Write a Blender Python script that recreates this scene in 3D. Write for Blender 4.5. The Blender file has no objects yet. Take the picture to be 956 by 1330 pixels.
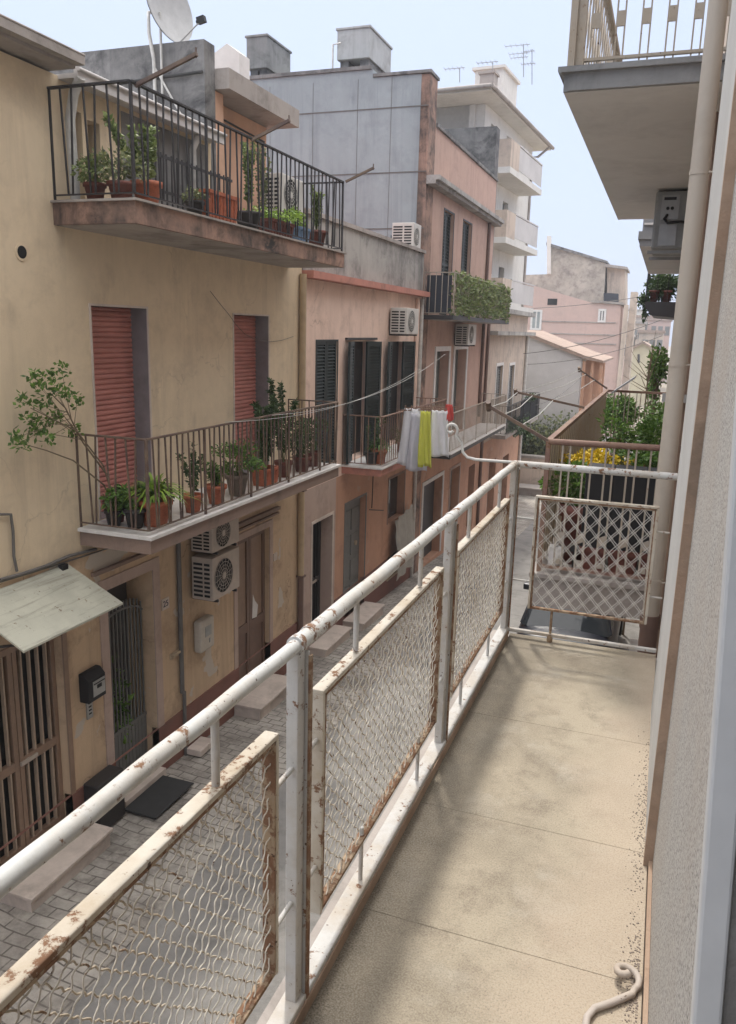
import bpy, math, random
from mathutils import Vector, Matrix
random.seed(7)
R = math.radians
scene = bpy.context.scene
COL = scene.collection

# ------------------------------------------------------------------ camera
CAM = Vector((0, 0, 1.70))
F_, W_, H_ = 1040.0, 956.0, 1330.0
pit, roll, yaw = R(12.86), R(1.55), R(19.8)
hd = Vector((-math.sin(yaw), math.cos(yaw), 0)); up0 = Vector((0, 0, 1))
rt0 = Vector((math.cos(yaw), math.sin(yaw), 0))
FW = hd*math.cos(pit) - up0*math.sin(pit)
up1 = hd*math.sin(pit) + up0*math.cos(pit)
RT = rt0*math.cos(roll) + up1*math.sin(roll)
UP = up1*math.cos(roll) - rt0*math.sin(roll)
cd = bpy.data.cameras.new('camera'); cam = bpy.data.objects.new('camera', cd); COL.objects.link(cam)
m = Matrix((RT, UP, -FW)).transposed().to_4x4(); m.translation = CAM; cam.matrix_world = m
cd.sensor_fit = 'VERTICAL'; cd.sensor_height = 24; cd.lens = F_/H_*24
cd.clip_start = 0.05; cd.clip_end = 2000
scene.camera = cam
def ray(x, y): return FW + RT*((x-W_/2)/F_) - UP*((y-H_/2)/F_)
def on_x(x, y, X): r = ray(x, y); return CAM + r*(X/r.x)      # survey helpers: where a line of sight meets a real wall plane
def on_y(x, y, Y): r = ray(x, y); return CAM + r*(Y/r.y)
def on_z(x, y, Z): r = ray(x, y); return CAM + r*((Z-CAM.z)/r.z)

# ------------------------------------------------------------------ materials
def newmat(name):
    m = bpy.data.materials.new(name); m.use_nodes = True
    nt = m.node_tree; b = nt.nodes['Principled BSDF']
    return m, nt, b
def nd(nt, t, **kw):
    n = nt.nodes.new(t)
    for k, v in kw.items():
        if k in n.inputs: n.inputs[k].default_value = v
        else: setattr(n, k, v)
    return n
def lk(nt, a, b): nt.links.new(a, b)
def pos(nt, sc=(1, 1, 1)):
    g = nd(nt, 'ShaderNodeNewGeometry'); mp = nd(nt, 'ShaderNodeMapping'); mp.inputs['Scale'].default_value = sc
    lk(nt, g.outputs['Position'], mp.inputs['Vector']); return mp.outputs['Vector']
def noise(nt, vec, scale, detail=5, rough=.6, dist=0):
    n = nd(nt, 'ShaderNodeTexNoise'); n.inputs['Scale'].default_value = scale; n.inputs['Detail'].default_value = detail
    n.inputs['Roughness'].default_value = rough; n.inputs['Distortion'].default_value = dist
    lk(nt, vec, n.inputs['Vector']); return n.outputs['Fac']
def ramp(nt, fac, a, b, ca=(0, 0, 0), cb=(1, 1, 1)):
    r = nd(nt, 'ShaderNodeValToRGB'); r.color_ramp.elements[0].position = a; r.color_ramp.elements[1].position = b
    r.color_ramp.elements[0].color = (*ca, 1); r.color_ramp.elements[1].color = (*cb, 1)
    lk(nt, fac, r.inputs['Fac']); return r.outputs['Color']
def mix(nt, fac, a, b, mode='MIX'):
    n = nd(nt, 'ShaderNodeMix', data_type='RGBA', blend_type=mode)
    for sock, v in ((n.inputs['Factor'], fac), (n.inputs['A'], a), (n.inputs['B'], b)):
        pass
    ins = {'f': n.inputs[0], 'a': n.inputs[6], 'b': n.inputs[7]}
    for k, v in (('f', fac), ('a', a), ('b', b)):
        if isinstance(v, bpy.types.NodeSocket): lk(nt, v, ins[k])
        elif k == 'f': ins[k].default_value = v
        else: ins[k].default_value = (*v[:3], 1)
    return n.outputs[2]
def bump(nt, b, h, strength, dist=.01):
    n = nd(nt, 'ShaderNodeBump'); n.inputs['Strength'].default_value = strength; n.inputs['Distance'].default_value = dist
    lk(nt, h, n.inputs['Height']); lk(nt, n.outputs['Normal'], b.inputs['Normal'])
def mathn(nt, op, a, b=None):
    n = nd(nt, 'ShaderNodeMath', operation=op)
    for i, v in enumerate((a, b)):
        if v is None: continue
        if isinstance(v, bpy.types.NodeSocket): lk(nt, v, n.inputs[i])
        else: n.inputs[i].default_value = v
    return n.outputs[0]

def plaster(name, col, col2=None, dirt=.5, streak=.4, patch=None, bscale=60, bstr=.25, dcol=(.09, .075, .06), big=.7, rough=.9, crack=0):
    m, nt, b = newmat(name); b.inputs['Roughness'].default_value = rough
    col2 = col2 or tuple(c*.78 for c in col)
    c = mix(nt, ramp(nt, noise(nt, pos(nt), big, 8, .62), .40, .60), col, col2)
    c = mix(nt, ramp(nt, noise(nt, pos(nt), 6, 6, .7), .3, .75), c, tuple(x*.88 for x in col))
    s = mathn(nt, 'MULTIPLY', ramp(nt, noise(nt, pos(nt, (3.3, 3.3, .2)), 1.0, 9, .75, .6), .47, .70), ramp(nt, noise(nt, pos(nt, (.9, .9, .5)), 1.3, 4), .38, .6))
    c = mix(nt, mathn(nt, 'MULTIPLY', s, streak), c, dcol)
    d = ramp(nt, noise(nt, pos(nt), 1.7, 9, .7, .4), .50, .68)
    c = mix(nt, mathn(nt, 'MULTIPLY', d, dirt), c, dcol)
    if crack:
        ds = nd(nt, 'ShaderNodeTexNoise'); ds.inputs['Scale'].default_value = 2.2; ds.inputs['Detail'].default_value = 6; lk(nt, pos(nt), ds.inputs['Vector'])
        va = nd(nt, 'ShaderNodeVectorMath', operation='SCALE'); va.inputs['Scale'].default_value = .9; lk(nt, ds.outputs['Color'], va.inputs[0])
        vb = nd(nt, 'ShaderNodeVectorMath', operation='ADD'); lk(nt, pos(nt), vb.inputs[0]); lk(nt, va.outputs[0], vb.inputs[1])
        vo = nd(nt, 'ShaderNodeTexVoronoi', feature='DISTANCE_TO_EDGE'); vo.inputs['Scale'].default_value = .55; lk(nt, vb.outputs[0], vo.inputs['Vector'])
        ck = mathn(nt, 'MULTIPLY', ramp(nt, vo.outputs['Distance'], .002, .0045, (1, 1, 1), (0, 0, 0)), ramp(nt, noise(nt, pos(nt), .8, 3), .48, .56))
        c = mix(nt, mathn(nt, 'MULTIPLY', ck, crack), c, dcol)
    if patch:
        p = ramp(nt, noise(nt, pos(nt), 2.3, 4, .5, .3), .66, .68)
        c = mix(nt, p, c, patch)
    lk(nt, c, b.inputs['Base Color'])
    bump(nt, b, noise(nt, pos(nt), bscale, 5, .7), bstr, .01)
    return m
def simple(name, col, rough=.6, metal=0, var=.18, scale=9, bstr=0, spec=None):
    m, nt, b = newmat(name); b.inputs['Roughness'].default_value = rough; b.inputs['Metallic'].default_value = metal
    c = mix(nt, ramp(nt, noise(nt, pos(nt), scale, 5, .65), .35, .7), col, tuple(x*(1-var) for x in col))
    lk(nt, c, b.inputs['Base Color'])
    if bstr: bump(nt, b, noise(nt, pos(nt), 120, 3), bstr, .004)
    return m
def rusty(name, col, amount=.5, rust=(.15, .07, .038), scale=14, rough=.68, grime=.5, fine=1.0, joints=()):
    m, nt, b = newmat(name); b.inputs['Roughness'].default_value = rough
    lo = .72-.32*amount
    c = mix(nt, mathn(nt, 'MULTIPLY', ramp(nt, noise(nt, pos(nt), 3.1, 7, .7), .42, .7), grime), col, (.34, .25, .15))
    c = mix(nt, mathn(nt, 'MULTIPLY', ramp(nt, noise(nt, pos(nt), 26, 5, .7), .5, .75), .35), c, tuple(x*.6 for x in col))
    rn = noise(nt, pos(nt), scale, 9, .72, .2)
    if joints:   # rust spreads from the welded joints
        g = nd(nt, 'ShaderNodeNewGeometry'); sp_ = nd(nt, 'ShaderNodeSeparateXYZ'); lk(nt, g.outputs['Position'], sp_.inputs[0])
        for jy, wd in joints:
            dd = mathn(nt, 'DIVIDE', mathn(nt, 'ABSOLUTE', mathn(nt, 'SUBTRACT', sp_.outputs['Y'], jy)), wd)
            rn = mathn(nt, 'ADD', rn, mathn(nt, 'MULTIPLY', mathn(nt, 'MAXIMUM', mathn(nt, 'SUBTRACT', 1.0, dd), 0.0), .075))
    r = ramp(nt, rn, lo, lo+.05)
    rv = mix(nt, noise(nt, pos(nt), 60, 3), rust, (.23, .135, .08))
    c = mix(nt, r, c, rv)
    sp = ramp(nt, noise(nt, pos(nt), 55*fine, 3, .5), .70, .72)
    c = mix(nt, sp, c, (.07, .035, .02))
    lk(nt, c, b.inputs['Base Color'])
    lk(nt, ramp(nt, r, 0, 1, (rough,)*3, (.95,)*3), b.inputs['Roughness'])
    bump(nt, b, mathn(nt, 'SUBTRACT', noise(nt, pos(nt), 90, 4), r), .35, .002)
    return m
def leaf(name, col, col2=None, trans=.25):
    m, nt, b = newmat(name); b.inputs['Roughness'].default_value = .5
    col2 = col2 or (col[0]*1.9, col[1]*1.6, col[2]*1.2)
    g = nd(nt, 'ShaderNodeNewGeometry')
    c = mix(nt, g.outputs['Random Per Island'], tuple(x*.6 for x in col), col2)
    lk(nt, c, b.inputs['Base Color'])
    t = nd(nt, 'ShaderNodeBsdfTranslucent'); lk(nt, c, t.inputs['Color'])
    ms = nd(nt, 'ShaderNodeMixShader'); ms.inputs[0].default_value = trans
    lk(nt, b.outputs[0], ms.inputs[1]); lk(nt, t.outputs[0], ms.inputs[2])
    lk(nt, ms.outputs[0], nt.nodes['Material Output'].inputs['Surface'])
    return m

M = {}
M['yellow'] = plaster('yellow_plaster', (.75, .615, .435), (.69, .56, .395), dirt=.28, streak=.35, dcol=(.28, .22, .16), crack=.35)
M['yellow_shaded'] = plaster('shaded_yellow_plaster', (.64, .47, .31), (.53, .39, .26), dirt=.5, streak=.4, patch=(.52, .46, .39), dcol=(.16, .10, .07), crack=.8)  # shade below the balcony painted into the yellow as brown; patches and cracks are wear
M['plinth'] = plaster('redbrown_plinth', (.23, .105, .08), (.19, .09, .07), dirt=.4, streak=.2, dcol=(.09, .06, .05))
M['surround'] = plaster('pink_surround', (.50, .38, .32), (.45, .34, .29), dirt=.4, streak=.3, dcol=(.2, .15, .12))
M['pinkb'] = plaster('pink_plaster', (.85, .64, .53), (.78, .59, .495), dirt=.35, streak=.4, dcol=(.28, .18, .14), crack=.6)
M['orange_low'] = plaster('orange_plaster', (.57, .325, .215), (.49, .29, .20), dirt=.4, streak=.3, patch=(.5, .33, .24), dcol=(.2, .1, .07))
M['pink_ledge'] = plaster('salmon_ledge', (.55, .24, .18), (.46, .2, .16), dirt=.5, streak=.3)
M['grey_parapet'] = plaster('grey_parapet', (.46, .44, .41), (.26, .25, .24), dirt=.6, streak=.85, dcol=(.06, .058, .055))
M['dark_render'] = plaster('blackened_render', (.24, .235, .23), (.07, .07, .072), dirt=.95, streak=.7, dcol=(.035, .035, .038), big=1.4)
M['blue_side'] = plaster('bluegrey_sheet', (.33, .37, .39), (.28, .315, .335), dirt=.35, streak=.6, dcol=(.16, .18, .2), bstr=.08)
M['salmonc'] = plaster('salmon_plaster', (.53, .355, .285), (.45, .31, .25), dirt=.3, streak=.5, dcol=(.2, .13, .11))
M['salmon_up'] = plaster('apricot_plaster', (.68, .42, .29), None, dirt=.3, streak=.3, dcol=(.3, .2, .16))
M['concrete'] = plaster('weathered_concrete', (.40, .36, .33), (.33, .3, .28), dirt=.5, streak=.4)
M['slab_edge'] = plaster('stained_slab_edge', (.40, .25, .19), (.07, .058, .05), dirt=1.0, streak=.9, dcol=(.03, .027, .025), big=2.2)
M['slab_edge2'] = plaster('brown_slab_edge', (.29, .205, .165), (.24, .17, .14), dirt=.4, streak=.2)
M['soffit'] = plaster('grey_soffit', (.72, .72, .72), (.66, .66, .665), dirt=.2, streak=0, dcol=(.2, .2, .2), bstr=.12)
M['soffit_edge'] = plaster('grey_fascia', (.28, .285, .29), (.22, .225, .23), dirt=.6, streak=.4, dcol=(.1, .1, .1))
M['cream'] = plaster('cream_plaster', (.60, .50, .41), (.52, .42, .35), dirt=.5, streak=.7, dcol=(.2, .17, .15))
M['white_pl'] = plaster('white_plaster', (.72, .70, .66), (.64, .62, .58), dirt=.2, streak=.2, dcol=(.3, .28, .25))
M['ltgrey'] = plaster('pale_grey_wall', (.60, .58, .57), None, dirt=.12, streak=.1, dcol=(.4, .38, .36))
M['pinkfar'] = plaster('far_pink_wall', (.58, .42, .37), (.52, .39, .35), dirt=.2, streak=.2, dcol=(.3, .24, .22))
M['stone'] = plaster('rubble_stone', (.46, .42, .36), (.26, .23, .20), dirt=.8, streak=0, big=1.6, dcol=(.15, .13, .12), bstr=.6, bscale=8)
M['farcream'] = plaster('far_cream', (.62, .56, .40), None, dirt=.1, streak=.1)
M['farmix'] = plaster('far_beige', (.55, .49, .43), None, dirt=.2, streak=.1)
M['marble'] = plaster('step_stone', (.66, .57, .50), (.56, .48, .42), dirt=.35, streak=0, big=3, bstr=.1, rough=.6)
M['reveal_grey'] = plaster('grey_marble_reveal', (.27, .245, .25), (.2, .185, .19), dirt=.4, streak=0, big=5, rough=.5)
M['white_lip'] = simple('white_marble_lip', (.72, .70, .68), .5)
M['skyedge'] = simple('white_trim', (.70, .68, .66), .6)

def roughcast():
    m, nt, b = newmat('roughcast'); b.inputs['Roughness'].default_value = .95
    v = nd(nt, 'ShaderNodeTexVoronoi'); v.inputs['Scale'].default_value = 230; lk(nt, pos(nt), v.inputs['Vector'])
    n1 = noise(nt, pos(nt), 150, 5, .75)
    c = mix(nt, ramp(nt, n1, .42, .54), (.07, .068, .064), (.46, .445, .42))
    c = mix(nt, ramp(nt, v.outputs['Distance'], .35, .9), c, (.44, .42, .395))
    c = mix(nt, mathn(nt, 'MULTIPLY', ramp(nt, noise(nt, pos(nt, (1, 1, .6)), 2.2, 5), .45, .7), .45), c, (.36, .31, .265))
    lk(nt, c, b.inputs['Base Color']); bump(nt, b, n1, .7, .004); return m
M['roughcast'] = roughcast()
M['brown_edge'] = plaster('brown_painted_edge', (.34, .235, .165), (.42, .31, .23), dirt=.5, streak=.2, big=5, bstr=.5)
M['own_white'] = plaster('own_white_plaster', (.50, .50, .49), (.42, .42, .415), dirt=.3, streak=.3, dcol=(.28, .27, .25))

def floor_mat():
    m, nt, b = newmat('balcony_concrete'); b.inputs['Roughness'].default_value = .88
    p = pos(nt)
    c = mix(nt, ramp(nt, noise(nt, p, 1.6, 8, .65), .42, .58), (.345, .295, .218), (.25, .212, .155))
    c = mix(nt, mathn(nt, 'MULTIPLY', ramp(nt, noise(nt, p, 4.5, 11, .80, .05), .49, .62), .66), c, (.145, .115, .082))
    c = mix(nt, mathn(nt, 'MULTIPLY', ramp(nt, noise(nt, p, 3.1, 9, .75, .05), .52, .66), .65), c, (.38, .345, .285))
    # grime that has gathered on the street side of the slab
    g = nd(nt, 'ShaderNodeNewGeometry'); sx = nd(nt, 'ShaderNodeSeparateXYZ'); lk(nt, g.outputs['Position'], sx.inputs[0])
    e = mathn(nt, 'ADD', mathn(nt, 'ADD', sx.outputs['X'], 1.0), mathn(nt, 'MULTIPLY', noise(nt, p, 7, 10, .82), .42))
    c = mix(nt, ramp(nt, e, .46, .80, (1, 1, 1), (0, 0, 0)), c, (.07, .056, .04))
    # reddish wear near the door wall
    e2 = mathn(nt, 'ADD', mathn(nt, 'SUBTRACT', mathn(nt, 'ADD', sx.outputs['X'], 1.0), mathn(nt, 'MULTIPLY', sx.outputs['Y'], .10)), mathn(nt, 'MULTIPLY', noise(nt, p, 2.2, 7, .7), .6))
    c = mix(nt, ramp(nt, e2, .80, 1.15, (0, 0, 0), (.7, .7, .7)), c, (.40, .32, .24))
    sp = ramp(nt, noise(nt, p, 190, 3, .6), .38, .62)
    c = mix(nt, mathn(nt, 'MULTIPLY', sp, .35), c, (.46, .42, .345))
    c = mix(nt, mathn(nt, 'MULTIPLY', ramp(nt, noise(nt, p, 170, 5, .8), .52, .62), .6), c, (.15, .125, .095))
    lk(nt, c, b.inputs['Base Color']); bump(nt, b, noise(nt, p, 150, 5, .7), .5, .003); return m
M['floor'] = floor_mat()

def paver_mat():
    m, nt, b = newmat('stone_paving'); b.inputs['Roughness'].default_value = .85
    br = nd(nt, 'ShaderNodeTexBrick'); br.inputs['Scale'].default_value = 1.0
    br.inputs['Brick Width'].default_value = .23; br.inputs['Row Height'].default_value = .13; br.inputs['Mortar Size'].default_value = .009
    br.inputs['Color1'].default_value = (.42, .39, .35, 1); br.inputs['Color2'].default_value = (.33, .305, .27, 1)
    br.inputs['Mortar'].default_value = (.13, .115, .10, 1); br.inputs['Mortar Smooth'].default_value = .3
    mp = nd(nt, 'ShaderNodeMapping'); mp.inputs['Rotation'].default_value = (0, 0, R(3))
    g = nd(nt, 'ShaderNodeNewGeometry'); lk(nt, g.outputs['Position'], mp.inputs['Vector'])
    ad = nd(nt, 'ShaderNodeVectorMath', operation='ADD'); nz = nd(nt, 'ShaderNodeTexNoise'); nz.inputs['Scale'].default_value = 4
    sc = nd(nt, 'ShaderNodeVectorMath', operation='SCALE'); sc.inputs['Scale'].default_value = .10
    lk(nt, nz.outputs['Color'], sc.inputs[0]); lk(nt, mp.outputs['Vector'], ad.inputs[0]); lk(nt, sc.outputs[0], ad.inputs[1])
    lk(nt, ad.outputs[0], br.inputs['Vector'])
    c = mix(nt, mathn(nt, 'MULTIPLY', ramp(nt, noise(nt, pos(nt), 1.2, 9, .75), .44, .60), .75), br.outputs['Color'], (.14, .125, .11))
    c = mix(nt, mathn(nt, 'MULTIPLY', ramp(nt, noise(nt, pos(nt), 5, 6, .7), .52, .66), .6), c, (.44, .41, .36))
    lk(nt, c, b.inputs['Base Color']); bump(nt, b, mathn(nt, 'ADD', br.outputs['Fac'], mathn(nt, 'MULTIPLY', noise(nt, pos(nt), 30, 4), -1)), .5, -.01); return m
M['pavers'] = paver_mat()
M['asphalt'] = plaster('worn_asphalt', (.27, .26, .245), (.185, .18, .175), dirt=.6, streak=0, bscale=60, bstr=.6, dcol=(.08, .075, .07), big=1.6)
M['kerb'] = plaster('kerb_stone', (.27, .255, .24), (.2, .19, .18), dirt=.5, streak=0, big=2)
M['ground'] = plaster('dry_ground', (.30, .26, .2), None, dirt=.3, streak=0)

M['white_paint'] = rusty('white_paint_rusting', (.50, .495, .48), .42, grime=.75, scale=24)
M['handrail'] = rusty('handrail_paint', (.52, .525, .515), .43, grime=.6, scale=24, joints=((1.66, .11), (1.53, .05), (1.08, .08), (.84, .06), (2.28, .10), (3.0, .09), (3.7, .1), (4.3, .12)))
M['frame_cream'] = rusty('cream_paint_rusting', (.53, .49, .42), .50, grime=.8, scale=26, joints=((1.25, .12), (1.62, .06), (2.75, .1), (.75, .12), (1.9, .08)))
M['rust_brown'] = rusty('brown_rusted_frame', (.30, .22, .15), .8, grime=.8, scale=20)
M['wire'] = rusty('rusted_wire', (.48, .42, .34), .45, grime=.7, scale=14, rust=(.20, .12, .07))
M['wire_white'] = rusty('painted_wire', (.62, .58, .51), .30, grime=.6, scale=14, rust=(.24, .14, .08))
M['mesh_white'] = simple('mesh_white_paint', (.66, .64, .60), .6, var=.3)
M['iron_brown'] = rusty('brown_iron', (.10, .065, .055), .35, rust=(.13, .06, .035))
M['iron_dark'] = simple('dark_iron', (.028, .026, .028), .55)
M['iron_red'] = rusty('oxide_red_rail', (.20, .115, .09), .5)
M['iron_grey'] = rusty('grey_beige_bars', (.38, .34, .29), .3)
M['pipe'] = plaster('beige_pipe', (.47, .42, .36), (.42, .375, .32), dirt=.3, streak=.4, bstr=.05, dcol=(.25, .21, .17), rough=.55)
M['pipe_tan'] = simple('tan_pipe', (.50, .38, .24), .6)
M['pipe_brown'] = simple('brown_pipe', (.16, .10, .08), .6)
M['pipe_white'] = simple('white_pipe', (.58, .57, .54), .5, var=.3)
def shut(name, col, pitch):
    m, nt, b = newmat(name); b.inputs['Roughness'].default_value = .55
    c = mix(nt, ramp(nt, noise(nt, pos(nt, (1, 1, 3)), 2.5, 6), .35, .7), col, tuple(x*.75 for x in col))
    lk(nt, c, b.inputs['Base Color']); return m
M['roller'] = shut('red_roller_slats', (.56, .235, .20), .05)
M['green_sh'] = simple('dark_green_shutter', (.018, .028, .029), .55)
M['bronze'] = simple('bronze_door', (.30, .20, .14), .5)
M['bronze_lt'] = simple('bronze_bars', (.46, .35, .26), .5)
M['door_brown'] = simple('brown_wood_door', (.19, .12, .09), .6)
M['door_dark'] = simple('dark_door', (.05, .045, .045), .6)
M['door_grey'] = simple('grey_green_door', (.17, .17, .165), .6)
M['dark'] = simple('dark_interior', (.012, .012, .013), .9)
def glassm(name, col, rough=.08):
    m, nt, b = newmat(name); b.inputs['Base Color'].default_value = (*col, 1); b.inputs['Roughness'].default_value = rough
    b.inputs['Specular IOR Level'].default_value = .5; return m
M['glass'] = glassm('window_glass', (.03, .035, .04))
M['glass_lt'] = glassm('curtained_glass', (.30, .33, .33), .25)
M['ac'] = simple('ac_casing', (.56, .54, .50), .5, var=.12)
M['ac_beige'] = simple('ac_casing_beige', (.50, .43, .37), .5, var=.15)
M['ac_dark'] = simple('ac_casing_grey', (.28, .29, .29), .5)
M['black_pl'] = simple('black_plastic', (.014, .014, .016), .7)
M['terra'] = simple('terracotta', (.50, .15, .075), .7, var=.35, scale=25)
M['terra_dk'] = simple('dark_terracotta', (.18, .06, .045), .7, var=.35, scale=25)
M['pot_dark'] = simple('dark_pot', (.03, .027, .027), .6)
M['pot_grey'] = simple('grey_pot', (.22, .18, .15), .8)
M['pot_blue'] = simple('blue_tub', (.17, .27, .42), .5)
M['pot_beige'] = simple('beige_pot', (.48, .38, .27), .8)
M['soil'] = simple('soil', (.05, .035, .025), .95)
M['leaf'] = leaf('leaf_green', (.085, .18, .04))
M['leaf_dk'] = leaf('leaf_dark', (.045, .09, .03), (.09, .15, .05))
M['leaf_br'] = leaf('leaf_bright', (.17, .30, .05))
M['leaf_hedge'] = leaf('leaf_hedge', (.15, .23, .07), (.26, .31, .11))
M['leaf_grey'] = leaf('leaf_greygreen', (.14, .18, .10))
M['yflower'] = leaf('yellow_petals', (.62, .46, .02), (.85, .62, .03), .2)
M['stem'] = simple('stem_bark', (.20, .15, .10), .9)
M['stem_g'] = simple('stem_green', (.12, .14, .06), .8)
M['tile'] = plaster('roof_tiles', (.37, .275, .22), (.28, .20, .165), dirt=.4, streak=.2, big=4)
M['unused_awning'] = plaster('weathered_awning', (.52, .54, .45), (.38, .39, .32), dirt=.85, streak=0, dcol=(.16, .13, .1), big=3, bstr=.1, rough=.6)
def awn():
    m, nt, b = newmat('sheet_awning'); b.inputs['Roughness'].default_value = .6
    st = noise(nt, pos(nt, (14, 1.1, 14)), 1.0, 7, .7, .3)
    c = mix(nt, ramp(nt, noise(nt, pos(nt), 1.8, 6, .6), .4, .6), (.52, .52, .43), (.42, .42, .35))
    c = mix(nt, mathn(nt, 'MULTIPLY', ramp(nt, st, .52, .66), .5), c, (.15, .13, .10))
    c = mix(nt, ramp(nt, noise(nt, pos(nt), 14, 6, .7), .62, .66), c, (.20, .15, .10))
    lk(nt, c, b.inputs['Base Color']); return m
M['awn'] = awn()
M['carpaint'] = glassm('dark_blue_paint', (.006, .008, .016), .3)
M['carglass'] = glassm('car_glass', (.02, .025, .03), .05)
M['rubber'] = simple('rubber', (.02, .02, .02), .8)
M['alloy'] = simple('alloy', (.45, .45, .46), .35, .7)
M['tail'] = simple('tail_lamp_red', (.35, .02, .015), .25)
M['plate'] = simple('number_plate_white', (.7, .7, .68), .4)
M['dish'] = simple('dish_grey', (.40, .40, .40), .45)
M['cloth_w'] = simple('white_towel', (.72, .72, .75), .95, var=.08, bstr=.5)
M['cloth_l'] = simple('lilac_sheet', (.56, .56, .62), .95, var=.08, bstr=.5)
M['cloth_y'] = simple('lime_towel', (.60, .62, .10), .95, var=.1, bstr=.5)
M['cloth_r'] = simple('red_cloth', (.6, .08, .07), .95)
M['canvas'] = simple('grey_curtain', (.38, .36, .32), .95, var=.2, scale=5)
M['navy'] = simple('navy_screen', (.035, .04, .055), .9)
M['reed'] = None
def reed():
    m, nt, b = newmat('reed_mat'); b.inputs['Roughness'].default_value = .9
    w = noise(nt, pos(nt, (60, 60, 1)), 1.0, 3, .6)
    c = mix(nt, ramp(nt, w, .35, .65), (.46, .40, .32), (.78, .70, .58)); lk(nt, c, b.inputs['Base Color'])
    t = nd(nt, 'ShaderNodeBsdfTranslucent'); lk(nt, c, t.inputs['Color']); ms = nd(nt, 'ShaderNodeMixShader'); ms.inputs[0].default_value = .5
    lk(nt, b.outputs[0], ms.inputs[1]); lk(nt, t.outputs[0], ms.inputs[2]); lk(nt, ms.outputs[0], nt.nodes['Material Output'].inputs['Surface'])
    bump(nt, b, w, .6, .01); return m
M['reed'] = reed()
M['mat'] = simple('door_mat', (.035, .035, .035), .95)
M['cable'] = simple('cable_grey', (.15, .14, .13), .7)
M['cable_dk'] = simple('cable_black', (.03, .03, .03), .7)
M['line_w'] = simple('clothes_line', (.55, .55, .53), .6)
M['tank'] = plaster('concrete_tank', (.30, .30, .29), (.22, .22, .22), dirt=.7, streak=.8, dcol=(.08, .08, .08))
M['tank_l'] = plaster('cement_tank', (.48, .49, .49), (.40, .41, .41), dirt=.5, streak=.8, dcol=(.16, .15, .14))
M['meter'] = simple('meter_box_white', (.52, .47, .40), .5)
M['steel'] = simple('brushed_steel', (.38, .38, .37), .35, .6)
M['numbers'] = simple('number_ink', (.06, .06, .09), .6)
M['grey_panel'] = plaster('grey_peeling', (.17, .165, .16), (.24, .24, .23), dirt=.6, streak=.4, dcol=(.35, .35, .34), big=4, bstr=.5)
M['white_frame'] = simple('white_door_frame', (.52, .54, .56), .5, var=.1)
M['hook'] = rusty('grey_hook', (.42, .37, .33), .1)

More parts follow.
